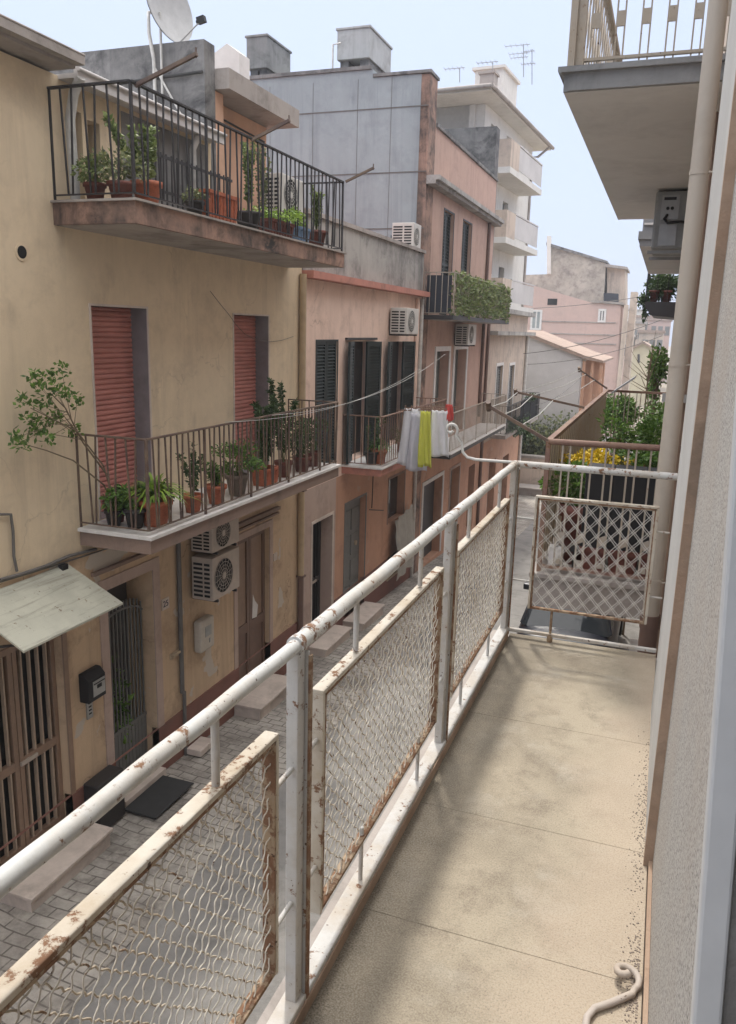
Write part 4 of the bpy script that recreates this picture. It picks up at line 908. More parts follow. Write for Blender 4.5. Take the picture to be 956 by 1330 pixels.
mb = MB(); n = 14   # hanging curtain
for i in range(n):
    for j in range(6):
        pass
vs = []; fs = []
for j in range(9):
    for i in range(n+1):
        y = 16.5+1.35*i/n; vs.append((FX+.12+.25*(j/8)*(1-.5*j/8)+.03*math.sin(i*1.3)+.02*math.sin(j*2+i), y-.12*j/8, -2.45+.12*i/n-1.35*j/8+.02*math.sin(i)))
for j in range(8):
    for i in range(n): k = j*(n+1)+i; fs.append((k, k+1, k+n+2, k+n+1))
mb.add(vs, fs, 0, True); single('door_curtain', mb, 'canvas', 'pale grey cloth curtain hung outside under the orange house window', 'curtain')
q = on_x(492, 400, FX); ac_unit(FX, 16.35, 1.62, .82, .52, .36, 'white air conditioner on the pink wall above the green shutters', 'ac')
q = on_y(526, 312, 17.9); ac_unit(q.x-.2, 17.7, 3.42, .55, .55, .5, 'air conditioner on the terrace in front of the blue-grey wall', 'ac')
G3 = 'pots on the balcony of the pink house'
plant('tall', (-4.95, 13.85, -.745), .13, .24, .6, .2, 'dark plant in a small pot near the left end of the pink house balcony', 'pot_dark', 'leaf_dk', group=G3, n=220)
plant('spiky', (-4.85, 14.0, -.745), .15, .27, .35, .22, 'spiky green plant in a terracotta pot on the pink house balcony', 'terra', 'leaf', group=G3, n=50, w=.04)
plant('bush', (-4.90, 15.6, -.745), .13, .22, .3, .2, 'low plant half hidden by the hanging laundry', 'terra_dk', 'leaf_dk', group=G3, n=160)
# laundry
def cloth(x0, x1, y, zt, zb, mat, label, name='towel', skew=0, wav=.035, flare=.04):
    mb = MB(); vs = []; fs = []; nu, nv = 26, 16; ph = random.random()*6
    for j in range(nv+1):
        t = j/nv
        for i in range(nu+1):
            s_ = i/nu; x = x0+(x1-x0)*s_+skew*t+flare*t*(s_-.5)*2
            sag = .03*math.sin(s_*math.pi*3)**2*(1-t); z = zt+(zb-zt)*t-sag*.6+.02*math.sin(s_*7+ph)*t
            vs.append((x, y+wav*(.25+t)*math.sin(s_*6.5+ph+t*2.2)+wav*.45*math.sin(s_*13.7+ph*2-t*3)*(.4+t)+wav*.15*math.sin(s_*29+t*5), z))
    for j in range(nv):
        for i in range(nu): k = j*(nu+1)+i; fs.append((k, k+1, k+nu+2, k+nu+1))
    mb.add(vs, fs, 0, True); o = single(name, mb, mat, label, 'laundry', 'laundry on the drying arms'); so = o.modifiers.new('thickness', 'SOLIDIFY'); so.thickness = .006; return o
cloth(-4.52, -4.1, 14.42, .28, -.80, 'cloth_w', 'wide white towel hanging leftmost on the drying arm', skew=-.06)
cloth(-4.36, -4.02, 14.33, .20, -.88, 'cloth_l', 'lilac-grey sheet folded in front of the white towel', 'sheet', skew=-.02)
cloth(-4.16, -3.97, 14.27, .26, -.78, 'cloth_y', 'lime yellow towel hanging in the middle of the laundry', skew=.04)
cloth(-3.97, -3.67, 14.36, .28, -.58, 'cloth_w', 'white cloth hanging rightmost of the pale laundry', 'cloth', skew=.04)
cloth(-3.72, -3.60, 14.40, .40, .10, 'cloth_r', 'small red cloth at the outer end of the drying arm', 'cloth')
mb = MB()
for y in (14.42, 14.9): mb.bar((-4.67, y, .22), (-3.6, y, .31), .022, .022)
for x in (-4.5, -4.38, -4.28, -4.14, -4.02, -3.93, -3.82, -3.70): mb.box(x-.008, x+.008, 14.40, 14.44, .24, .33)
for x in (-4.4, -4.0, -3.7): mb.tube([(x, 14.42, .30), (x, 14.9, .30)], .006, 5)
single('laundry_rack', mb, 'iron_red', 'rusty drying arms carrying the laundry out from the pink balcony', 'clothesline arm')

# ================================================================== SALMON HOUSE (C)
Cc = thing('salmon_house', (FX, 22, gz(22)), 'tall salmon house with a blank blue-grey side wall and water tanks on top', 'house')
cu1, cu2 = (19.95, 20.9, 2.1, 4.58), (21.92, 22.9, 2.1, 4.58); cf1, cf2 = (19.75, 21.05, -1.05, 1.20), (21.65, 23.05, -1.1, 1.22)
cg1, cg2, cg3 = (19.1, 21.0, -4.3, -2.12), (21.85, 22.95, -4.4, -2.15), (24.2, 25.1, -4.5, -2.4)
mb = MB(); facade(mb, FX, 18.9, 25.9, -1.35, 6.2, [cu1, cu2, cf1, cf2]); link('wall', mb, 'salmonc', Cc)
mb = MB(); mb.box(FX-.2, FX, 18.305, 18.9, -6, 7.14); link('corner_strip', mb, 'slab_edge', Cc)
mb = MB(); facade(mb, FX, 18.9, 25.9, -6.5, -1.35, [cg1, cg2, cg3]); link('wall', mb, 'orange_low', Cc, 'brown-orange ground floor wall')
mb = MB(); mb.box(-12, FX-.2, 18.30, 18.9, -6, 7.15); mb.box(-12, -6.75, 18.30, 18.9, 7.15, 7.32); link('side_wall', mb, 'blue_side', Cc)
mb = MB()
for z in (5.15, 3.95, 6.5, 2.7): mb.box(-12, FX-.01, 18.285, 18.30, z, z+.018)
for x in (-10.4, -9.3, -8.2, -7.1, -6.3): mb.box(x, x+.006, 18.292, 18.30, 2.6, 7.14)
link('sheet_seams', mb, 'cable', Cc)
mb = MB(); mb.box(-12, -6.78, 18.26, 18.95, 7.325, 7.40); mb.box(-6.74, FX+.03, 18.26, 18.95, 7.16, 7.22); link('coping', mb, 'dark_render', Cc)
mb = MB(); mb.box(-12, FX-.4, 18.9, 25.88, -6, 6.1); link('core', mb, 'dark', Cc)
mb = MB(); mb.box(FX-.2, FX+.05, 18.9, 25.9, 6.205, 6.28); link('coping', mb, 'dark_render', Cc)
mb = MB(); mb.box(FX, -5.12, 18.3, 25.95, 4.98, 5.08); mb.box(FX, -5.2, 18.3, 25.95, 4.90, 4.98); link('cornice', mb, 'grey_parapet', Cc)
mb = MB(); mb.box(-10, -5.45, 25.6, 26.1, 3.5, 7.72); link('rear_wall', mb, 'dark_render', Cc, 'mottled grey wall rising behind the salmon parapet')
for o in (cu1, cu2): louvre(Cc, FX-.12, *o, pitch=.08); surround(Cc, FX, o, .04, .01, 'green_sh', 'window_frame')
for o in (cf1, cf2):
    mb = MB(); mb.box(FX-.3, FX-.27, *o); link('door', mb, 'glass_lt', Cc); surround(Cc, FX, o, .12, .025, 'skyedge', 'door_frame')
    mb = MB(); mb.box(FX-.27, FX-.24, (o[0]+o[1])/2-.05, (o[0]+o[1])/2+.05, o[2], o[3]); mb.box(FX-.27, FX-.24, o[0], o[0]+.08, o[2], o[3]); mb.box(FX-.27, FX-.24, o[1]-.08, o[1], o[2], o[3]); link('sash', mb, 'door_grey', Cc)
surround(Cc, FX, cg1, .1, .025, 'skyedge', 'door_frame'); surround(Cc, FX, cg2, .08, .02, 'surround')
for o in (cg1, cg2, cg3): mb = MB(); mb.box(FX-.25, FX-.22, *o); link('door', mb, 'door_dark' if o is not cg2 else 'door_grey', Cc)
slab(Cc, FX, -4.62, 18.5, 25.5, -1.15, .14, 'iron_dark', 'white_lip', 'concrete', lip=.03)
railing(Cc, FX, -4.64, 18.52, 25.48, -1.15, .95, mat='iron_grey', vee=False, sp=.14)
slab(Cc, FX, -4.68, 18.4, 25.4, 2.06, .10, 'iron_dark', None, 'concrete')
railing(Cc, FX, -4.70, 18.45, 25.35, 2.06, .95, mat='iron_grey', vee=False, sp=.14)
mb = MB(); mb.box(FX+.05, -4.78, 18.52, 18.54, 2.1, 2.95); link('dark_screen', mb, 'navy', Cc)
mb = MB(); mb.tube([(FX+.05, 25.0, 4.9), (FX+.05, 25.0, -.9)], .05, 8); mb.tube([(FX+.05, 25.75, 2.0), (FX+.05, 25.75, gz(25))], .05, 8); link('downpipe', mb, 'pipe_brown', Cc)
hd_ = thing('balcony_hedge', (-4.7, 22, 2.1), 'green ivy screen covering the railing of the salmon house upper balcony', 'hedge')
mb = MB()
for i in range(3800):
    y = random.uniform(18.5, 25.3); mb.leafq((-4.72+random.uniform(-.06, .06), y, random.uniform(2.1, 3.02)+.04*math.sin(y*4)), rv(), rv(), .11, .06)
link('foliage', mb, 'leaf_hedge', hd_)
mb = MB()
for y in [18.6+.5*i for i in range(14)]: mb.tube([(-4.71, y, 2.1), (-4.71, y+.2, 2.9)], .01, 4)
link('stem', mb, 'stem', hd_)
ac_unit(FX, 21.9, 1.35, .95, .55, .36, 'grey air conditioner under the ivy-screened balcony', 'ac')
def tank(x0, x1, y0, y1, z0, z1, mat, label):
    t = thing('water_tank', ((x0+x1)/2, (y0+y1)/2, z0-.3), label, 'water tank')
    mb = MB(); mb.box(x0, x1, y0, y1, z0, z1-.05); mb.box(x0-.03, x1+.03, y0-.03, y1+.03, z1-.05, z1); link('tank', mb, mat, t, bevel=.01)
    for x in (x0+.05, x1-.25): mb = MB(); mb.box(x, x+.2, y0+.1, y1-.1, z0-.35, z0); link('pier', mb, 'dark_render', t)
    return t
q = on_y(320, 52, 18.9); q2 = on_y(345, 95, 18.9)
tank(q.x, q.x+.55, 18.9, 20.2, 7.75, 8.48, 'tank', 'dark square cement water tank on the left of the roof')
q = on_y(438, 48, 18.95)
tank(q.x, q.x+.80, 18.95, 20.5, 7.78, 8.45, 'tank_l', 'larger pale cement water tank on the blue-grey wall')
mb = MB(); q = on_y(432, 90, 18.6); mb.tube([(q.x, 18.6, 7.4), (q.x, 18.6, 8.0), (q.x+.15, 18.7, 8.05)], .02, 6); single('roof_pipe', mb, 'pipe_white', 'thin white pipe beside the larger water tank', 'pipe')

# ================================================================== CREAM HOUSE (D), WHITE BLOCK (E)
D = thing('cream_house', (FX, 29.8, gz(29)), 'low weathered cream house with narrow dark shutters beyond the salmon one', 'house')
dw1, dw2 = (27.65, 28.75, -1.6, .58), (30.1, 31.1, -1.6, .52); dg1, dg2 = (27.4, 28.6, -4.9, -2.7), (30.0, 31.2, -5.1, -2.9)
mb = MB(); facade(mb, FX, 25.9, 33.6, -1.9, 2.35, [dw1, dw2]); link('wall', mb, 'cream', D)
mb = MB(); facade(mb, FX, 25.9, 33.6, -6.5, -1.9, [dg1, dg2]); mb.box(FX-.3, FX+.001, 33.6, 33.61, -6.5, -1.9); link('wall', mb, 'orange_low', D, 'orange ground floor wall')
mb = MB(); mb.box(-11, FX-.4, 25.9, 33.6, -6.5, 2.3); mb.box(-11, FX-.01, 33.5, 33.6, -6.5, 2.3); link('core', mb, 'cream', D)
mb = MB(); mb.box(FX, -5.1, 25.9, 33.8, 1.62, 1.75); mb.box(FX-.3, -5.15, 25.9, 33.8, 2.35, 2.5); link('cornice', mb, 'grey_parapet', D)
mb = MB(); mb.tube([(FX+.06, 33.4, 1.6), (FX+.06, 33.4, -5)], .07, 8); link('downpipe', mb, 'pipe_white', D)
for o in (dw1, dw2): louvre(D, FX-.1, *o, mat='door_grey', pitch=.09); surround(D, FX, o, .1, .02, 'skyedge', 'window_frame')
for o in (dg1, dg2): mb = MB(); mb.box(FX-.25, FX-.22, *o); link('door', mb, 'door_dark', D)
slab(D, FX, -4.7, 26.2, 33.4, -1.6, .12, 'concrete', None, 'concrete'); railing(D, FX, -4.7, 26.25, 33.35, -1.6, .95, mat='iron_dark', vee=False, sp=.16)
mb = MB(); mb.box(-4.76, -4.74, 29.2, 33.35, -1.6, -.72); link('navy_screen', mb, 'navy', D)
hp = thing('trailing_plants', (-4.75, 30, -1.6), 'green plants spilling over the cream house balcony', 'plants')
mb = MB(); foliage(mb, (-4.8, 29, -1.5), .25, 2.4, .35, 900, .16, .08, 22); foliage(mb, (-4.8, 31.8, -.72), .15, 1.4, .16, 400, .14, .07, 12); link('foliage', mb, 'leaf_dk', hp)

E = thing('white_apartment_block', (-6.65, 29.2, -5.3), 'tall white apartment block with wide eaves and grey-fronted balconies', 'apartment block')
ex = -6.65; eo = [(29.9+2.1*k, 30.6+2.1*k, z, z+h) for z, h in ((7.35, 1.45), (5.0, 1.45), (2.7, 1.4)) for k in (0, 1)]
eo = [(30.0, 30.75, 7.75, 8.85), (32.1, 32.9, 7.35, 8.9), (30.0, 30.75, 5.4, 6.6), (32.1, 32.9, 5.05, 6.6), (30.0, 30.75, 3.0, 4.2), (32.1, 32.9, 2.9, 4.2)]
mb = MB(); facade(mb, ex, 29.2, 36.2, -6.5, 9.3, eo); link('wall', mb, 'white_pl', E)
mb = MB(); mb.box(-14, ex-.4, 29.2, 36.2, -6.5, 9.29); mb.box(-14, ex-.001, 29.2, 29.5, -6.5, 9.29); mb.box(ex-.55, ex-.35, 29.14, 29.2, 3, 9.29); link('core', mb, 'white_pl', E)
for o in eo: mb = MB(); mb.box(ex-.2, ex-.17, *o); w_ = link('window', mb, 'door_grey', E)
mb = MB(); mb.box(-15, ex+.60, 27.7, 37.0, 9.30, 9.42); link('eave', mb, 'white_pl', E)
mb = MB(); mb.add([(-15, 27.6, 9.43), (ex+.68, 27.6, 9.43), (ex+.68, 37.1, 9.43), (-15, 37.1, 9.43), (-15, 32, 10.6), (-9.5, 32, 10.6)], [(0, 1, 5, 4), (1, 2, 5), (2, 3, 4, 5), (3, 0, 4)]); link('roof', mb, 'tile', E)
mb = MB(); mb.tube([(ex+.66, 27.6, 9.40), (ex+.66, 37.1, 9.40)], .07, 8); mb.tube([(-15, 27.6, 9.40), (ex+.66, 27.6, 9.40)], .07, 8); mb.tube([(ex+.66, 36.5, 9.35), (ex+.2, 36.4, 8.95), (ex+.05, 36.1, 8.9), (ex+.05, 36.1, -5)], .05, 8); link('gutter', mb, 'concrete', E)
for z in (7.28, 4.98, 2.7):
    slab(E, ex, ex+.95, 29.35, 34.3, z, .2, 'white_pl', None, 'white_pl')
    mb = MB(); mb.box(ex, ex+.93, 29.37, 29.40, z, z+.9); mb.box(ex+.90, ex+.93, 29.4, 30.6, z, z+.9); link('parapet_panel', mb, 'cream', E)
    mb = MB(); mb.box(ex+.90, ex+.92, 30.6, 34.25, z+.1, z+.85); mb.box(ex+.88, ex+.94, 30.6, 34.25, z+.88, z+.93); link('balcony_panel', mb, 'ltgrey', E)
q = on_y(690, 115, 33.5); mb = MB(); mb.box(-8.3, -7.2, 33.0, 35.2, 9.3, 11.5); mb.box(-8.4, -7.1, 32.9, 35.3, 11.5, 11.6); link('stair_tower', mb, 'white_pl', E)
q = on_y(632, 104, 30); mb = MB(); mb.box(q.x-.25, q.x+.25, 29.8, 30.3, 9.6, q.z+.15); mb.box(q.x-.3, q.x+.3, 29.75, 30.35, q.z+.15, q.z+.22); link('chimney', mb, 'concrete', E)
E.rotation_euler.z = R(-4.2)
def antenna(px, pyb, pyt, Y, arms, label):
    b = on_y(px, pyb, Y); t = on_y(px, pyt, Y); mb = MB(); mb.tube([b, t], .018, 5)
    for f, w in arms:
        c = b.lerp(t, f); mb.bar(c-Vector((w, 0, 0)), c+Vector((w*.35, 0, 0)), .018, .018)
        for k in range(5): p = c+Vector((-w+k*w*.3, 0, 0)); mb.bar(p-Vector((0, .2, 0)), p+Vector((0, .2, 0)), .012, .012)
    single('roof_antenna', mb, 'steel', label, 'antenna', 'roof antennas')
antenna(597, 107, 88, 31, [(.98, .55)], 'short antenna standing over the red tiles, leftmost of the roof antennas')
antenna(640, 102, 80, 31, [(.98, .55)], 'low antenna behind the small chimney')
antenna(680, 100, 57, 34, [(.97, .7), (.72, .55), (.6, .5)], 'tallest antenna over the white block')
antenna(691, 110, 64, 34, [(.95, .3), (.6, .4)], 'second tall antenna at the right edge of the white block')

# ================================================================== STREET END: grey gable house, pink house, stone house
Y = 38.0
Fh = thing('grey_gable_house', (-5, Y, -5.3), 'pale grey gable-walled house with a sloping terracotta roof and orange porch posts', 'house')
mb = MB(); a_, b_ = on_y(684, 434, Y), on_y(756, 466, Y)
mb.prism([(a_.x-1.2, -6), (b_.x, -6), (b_.x, b_.z), (a_.x, a_.z), (a_.x-1.2, a_.z)], Y, Y+7, 'y'); link('wall', mb, 'ltgrey', Fh)
c_ = on_y(785, 470, Y)
mb = MB(); mb.prism([(a_.x-.3, a_.z+.02), (b_.x+.1, b_.z), (b_.x+.95, b_.z-.15), (b_.x+.95, b_.z-.05), (b_.x+.1, b_.z+.16), (a_.x-.3, a_.z+.2)], Y-.12, Y+7.2, 'y'); link('roof', mb, 'tile', Fh)
for k, x in enumerate((b_.x+.05, b_.x+.42, b_.x+.80)):
    mb = MB(); mb.box(x, x+.13, Y, Y+.15, -5, b_.z-.1); link('porch_post', mb, 'iron_red' if 0 else 'orange_low', Fh)
mb = MB(); mb.box(b_.x+.05, b_.x+.93, Y+1.5, Y+1.6, -5, b_.z-.1); link('porch_wall', mb, 'orange_low', Fh)
gw = thing('garden_wall', (-5, 36, -5.3), 'low beige garden wall at the end of the street', 'wall')
mb = MB(); mb.box(-8, -2.6, 36.0, 36.4, -6, -3.75); link('wall', mb, 'cream', gw); mb = MB(); mb.box(-8.05, -2.55, 35.95, 36.45, -3.75, -3.65); link('coping', mb, 'concrete', gw)
gs = MB()
for i in range(5200):
    x = random.uniform(-7.5, -3.0); z = -3.8+abs(random.gauss(0, .75)); z = min(z, -1.75+.25*math.sin(x*3))
    gs.leafq((x, 36.6+random.random()*1.2, z), rv(), rv(), .20, .11)
struct('garden_shrubbery', gs, 'leaf_grey', 'stuff', 'overgrown grey-green shrubbery behind the garden wall', 'shrubbery')
gs = MB(); foliage(gs, (-5.9, 35.6, -2.6), .8, .4, .55, 900, .2, .12, 10); hb = thing('street_shrub', (-5.9, 35.5, -5.2), 'dark green shrub at the corner where the street ends', 'shrub'); link('foliage', gs, 'leaf_dk', hb)
mb = MB(); mb.tube([(-5.9, 35.6, -5.3), (-5.9, 35.6, -2.6)], .06, 6); link('trunk', mb, 'stem', hb)
mb = MB(); mb.box(-6.3, -3.0, 34.9, 35.7, -5.4, -4.95); mb.box(-6.4, -2.9, 34.8, 35.8, -4.96, -4.9); single('street_bed', mb, 'concrete', 'low raised kerb bed before the beige garden wall', 'planter')

Y = 60.0
Gh = thing('far_pink_house', (-6, Y, -5.4), 'far pink house with sloping top and a pale blue window', 'house')
P_ = lambda x, y: (on_y(x, y, Y).x, on_y(x, y, Y).z)
mb = MB(); tl = P_(676, 366); t2 = P_(768, 393); t3 = P_(770, 393); t4 = P_(806, 396); br = P_(806, 480)
mb.prism([(tl[0]-1.5, -6), (br[0], -6), (t4[0], t4[1]), (t3[0], t3[1]), (t2[0], t2[1]), tl, (tl[0]-1.5, tl[1]+.3)], Y, Y+9, 'y'); link('wall', mb, 'pinkfar', Gh)
mb = MB(); mb.prism([(t3[0]-.1, t3[1]+.01), (t4[0]+.15, t4[1]+.01), (t4[0]+.15, t4[1]+.16), (t3[0]-.1, t3[1]+.16)], Y-.15, Y+9, 'y'); link('cornice', mb, 'concrete', Gh)
def gwin(x0, y0, x1, y1, mat, fr=True, nm='window'):
    a, b = P_(x0, y1), P_(x1, y0); mb = MB(); mb.box(a[0], b[0], Y-.03, Y+.02, a[1], b[1]); w = link(nm, mb, mat, Gh)
    if fr:
        mb = MB(); f = .14; mb.box(a[0]-f, a[0], Y-.08, Y, a[1]-f, b[1]+f); mb.box(b[0], b[0]+f, Y-.08, Y, a[1]-f, b[1]+f); mb.box(a[0], b[0], Y-.08, Y, b[1], b[1]+f); mb.box(a[0], b[0], Y-.08, Y, a[1]-f, a[1]); mb.box((a[0]+b[0])/2-.05, (a[0]+b[0])/2+.05, Y-.06, Y-.03, a[1], b[1]); link('frame', mb, 'skyedge', w)
gwin(691, 405, 702, 426, 'pot_blue' if 0 else 'glass_lt'); gwin(779, 404, 785, 416, 'door_grey'); gwin(711, 388, 724, 396, 'dark', False, 'opening')
mb = MB()
for yy in (418, 434, 446): a, b = P_(700, yy), P_(800, yy+2); mb.box(a[0], b[0], Y-.05, Y, b[1], b[1]+.07)
link('string_course', mb, 'concrete', Gh)
mb = MB(); q = P_(803, 480); mb.box(q[0], q[0]+.3, Y-.2, Y+.1, -6, t4[1]); mb.box(q[0]+.3, q[0]+.75, Y+1, Y+3, -6, P_(812, 378)[1]); link('corner_pipe', mb, 'cream', Gh)
Y2 = 66.0; P2 = lambda x, y: (on_y(x, y, Y2).x, on_y(x, y, Y2).z)
Sh = thing('stone_house', (-7, Y2, -5.4), 'bare rubble stone house with a white chimney rising behind the far pink house', 'house')
mb = MB(); mb.prism([(P2(684, 356)[0]-2, -6), (P2(787, 400)[0], -6), P2(787, 342), P2(712, 319), P2(712, 356), P2(684, 357), (P2(684, 357)[0]-2, P2(684, 357)[1])], Y2, Y2+8, 'y'); link('wall', mb, 'stone', Sh)
mb = MB(); mb.prism([P2(710, 319), P2(789, 342), P2(789, 339), P2(710, 315)], Y2-.2, Y2+8.2, 'y'); link('roof', mb, 'dark_render', Sh)
mb = MB(); mb.prism([P2(711, 356), P2(716, 356), P2(716, 307), P2(711, 307)], Y2-.3, Y2+.2, 'y'); link('chimney', mb, 'white_pl', Sh)
mb = MB(); mb.prism([P2(788, 395), P2(812, 397), P2(812, 349), P2(788, 345)], Y2+.4, Y2+4, 'y'); link('wall', mb, 'cream', Sh, 'cream tower wall beside the stone gable')
mb = MB(); mb.prism([P2(786, 347), P2(815, 350), P2(815, 347), P2(786, 343)], Y2-.3, Y2+4.2, 'y'); link('canopy', mb, 'concrete', Sh)
mb = MB(); mb.prism([P2(785, 393), P2(804, 394), P2(804, 382), P2(785, 381)], Y2-.8, Y2-.3, 'y'); link('loggia_parapet', mb, 'navy', Sh)
Y3 = 90.0; P3 = lambda x, y: (on_y(x, y, Y3).x, on_y(x, y, Y3).z)
Yh = thing('yellow_cottage', (-2.6, Y3, -5.4), 'small far yellow gabled cottage with one slit window', 'house')
mb = MB(); mb.prism([(P3(818, 450)[0], -6), (P3(856, 450)[0], -6), P3(856, 458), P3(835, 445), P3(818, 455)], Y3, Y3+8, 'y'); link('wall', mb, 'farcream', Yh)
mb = MB(); mb.prism([P3(816, 457), P3(835, 446), P3(858, 459), P3(858, 457), P3(835, 443), P3(816, 454)], Y3-.3, Y3+8, 'y'); link('roof', mb, 'tile', Yh)
mb = MB(); mb.prism([P3(828, 471), P3(831, 471), P3(831, 460), P3(828, 460)], Y3-.05, Y3, 'y'); link('window', mb, 'door_dark', Yh)
far = [(811, 836, 420, 130, 'cream', 'pale'), (826, 848, 412, 150, 'farmix', 'beige'), (842, 872, 416, 140, 'pinkfar', 'pinkish'), (806, 822, 438, 110, 'farmix', 'sandy'), (830, 862, 432, 115, 'cream', 'cream'), (816, 834, 404, 175, 'white_pl', 'white')]
for x0, x1, yt, Yd, mt, adj in far:
    a = on_y(x0, yt, Yd); b = on_y(x1, yt, Yd)
    f_ = thing('far_house', ((a.x+b.x)/2, Yd, -5.4), {'pale': 'pale far house just right of the stone house', 'beige': 'beige far house on the skyline', 'pinkish': 'pinkish far house half behind the right-hand plants', 'sandy': 'sandy far house left of the yellow cottage', 'cream': 'cream far house right behind the yellow cottage', 'white': 'white far house highest on the skyline'}[adj], 'house')
    mb = MB(); mb.box(a.x, b.x, Yd, Yd+10, -6, a.z); link('wall', mb, mt, f_)
    mb = MB(); mb.box(a.x-.2, b.x+.2, Yd-.3, Yd+10, a.z, a.z+.35); link('roof', mb, 'tile' if adj in ('beige', 'pinkish', 'cream') else 'concrete', f_)
    for k in range(3):
        x = a.x+(b.x-a.x)*(k+.6)/3.4; mb = MB(); mb.box(x, x+.7, Yd-.06, Yd, a.z-2.3, a.z-.9); link('window', mb, 'door_grey', f_)

# ================================================================== RIGHT SIDE: neighbour balconies
J = thing('neighbour_house', (1, 8, -3.8), 'next house on the right with a rust-railed lower balcony and big grey upper one', 'house')
mb = MB(); mb.box(.17, 6, 4.37, 12.9, -6, 8); link('wall', mb, 'cream', J)
mb = MB(); mb.box(-.74, .17, 5.62, 11.5, -.22, -.002); link('balcony_slab', mb, 'concrete', J); mb = MB(); mb.box(-.77, .17, 5.58, 11.53, .0, .03); link('slab_lip', mb, 'concrete', J)
mb = MB(); xe, ye0, ye1, zt = -.71, 5.65, 11.45, .97
mb.tube([(xe, ye0, zt), (.17, ye0, zt+.01)], .022, 8); mb.bar((xe, ye1, zt), (.17, ye1, zt), .035, .03); mb.bar((xe, ye0, zt), (xe, ye1, zt), .04, .03); mb.box(xe-.016, xe+.016, ye0-.016, ye0+.016, .0, zt)
mb.bar((xe, ye0, .07), (.17, ye0, .07), .03, .02); link('handrail', mb, 'iron_red', J)
mb = MB()
for y in (ye0, ye1):
    for i in range(6):
        x = xe+.10+i*.145
        for dx in (0, .052):
            mb.bar((x+dx, y, .07), (x+dx, y, zt), .012, .012)
        mb.obox((x+.026, y, .30), (.024, 0, .012), (0, .006, 0), (-.008, 0, .026)); mb.obox((x+.026, y, .12), (.016, 0, 0), (0, .008, 0), (0, 0, .02))
for i in range(38): y = ye0+.1+i*.15; mb.bar((xe, y, .05), (xe, y, zt), .012, .012)
link('balusters', mb, 'iron_grey', J)
mb = MB(); yy = 5.78
while yy < 11.4: mb.box(xe-.022, xe-.014, yy, yy+random.uniform(.014, .024), .06, .92+random.uniform(0, .02)); yy += .034
link('slatted_screen', mb, 'reed', J)
# upper balcony
mb = MB(); mb.box(-.725, .17, 5.22, 10.75, 3.085, 3.16); link('balcony_slab', mb, 'soffit', J)
mb = MB(); mb.prism([(-.726, 3.087), (-.726, 3.17), (-.765, 3.20), (-.765, 3.225), (.17, 3.225), (.17, 3.164), (-.70, 3.162), (-.70, 3.087)], 5.20, 10.78, 'y'); link('fascia', mb, 'soffit_edge', J)
mb = MB(); mb.box(-.70, .17, 5.18, 5.218, 3.087, 3.18); mb.box(-.74, .17, 5.15, 5.218, 3.18, 3.205); link('fascia', mb, 'soffit_edge', J)
mb = MB(); y = 5.28
mb.bar((-.70, y, 3.27), (.17, y, 3.27), .03, .015); mb.bar((-.70, y, 4.2), (.17, y, 4.2), .04, .03)
for i in range(7):
    x = -.66+i*.148*.94
    if i == 0: mb.box(x-.03, x+.03, y-.02, y+.02, 3.24, 4.2)
    for dx in (0, .045): mb.bar((x+dx+.06, y, 3.25), (x+dx+.06, y, 4.2), .009, .009)
    mb.obox((x+.083, y, 3.475), (.026, 0, 0), (0, .006, 0), (0, 0, .04)); mb.obox((x+.083, y, 3.85), (.026, 0, 0), (0, .006, 0), (0, 0, .04))
link('railing', mb, 'iron_grey', J)
mb = MB(); mb.box(-.72, -.68, 5.24, 5.30, 3.225, 4.25)
for i in range(34):
    y = 5.35+i*.16; mb.bar((-.70, y, 3.25), (-.70, y+.0, 4.2), .010, .010); mb.bar((-.70, y, 3.3), (-.70, y+.5, 4.1), .012, .010)
mb.bar((-.70, 5.3, 3.27), (-.70, 10.7, 3.27), .03, .02); mb.bar((-.70, 5.3, 4.2), (-.70, 10.7, 4.2), .05, .04); link('side_railing', mb, 'iron_grey', J)
acr = thing('air_conditioner', (-.05, 9, 2.5), 'grey air conditioner seen side-on under the big upper balcony on the right', 'air conditioner')
mb = MB(); mb.box(-.25, .10, 8.6, 9.4, 2.53, 3.06); link('casing', mb, 'ac_dark', acr, bevel=.02)
mb = MB(); mb.box(-.19, -.03, 8.585, 8.6, 2.80, 3.02); mb.box(-.19, -.03, 8.585, 8.6, 2.56, 2.76); link('valve_cover', mb, 'steel', acr)
mb = MB(); mb.box(-.17, -.06, 8.575, 8.585, 2.975, 3.0); mb.tube([(-.13, 8.575, 2.9), (-.13, 8.585, 2.9)], .016, 8); mb.tube([(-.09, 8.575, 2.9), (-.09, 8.585, 2.9)], .016, 8); mb.tube([(-.13, 8.57, 2.84), (-.15, 8.53, 2.80), (-.12, 8.52, 2.76), (0, 8.53, 2.77), (.12, 8.55, 2.75)], .014, 6); link('pipework', mb, 'black_pl', acr)
for yy in (8.62, 9.3): mb = MB(); mb.box(-.28, .17, yy, yy+.04, 2.49, 2.52); link('bracket', mb, 'ac_dark', acr)
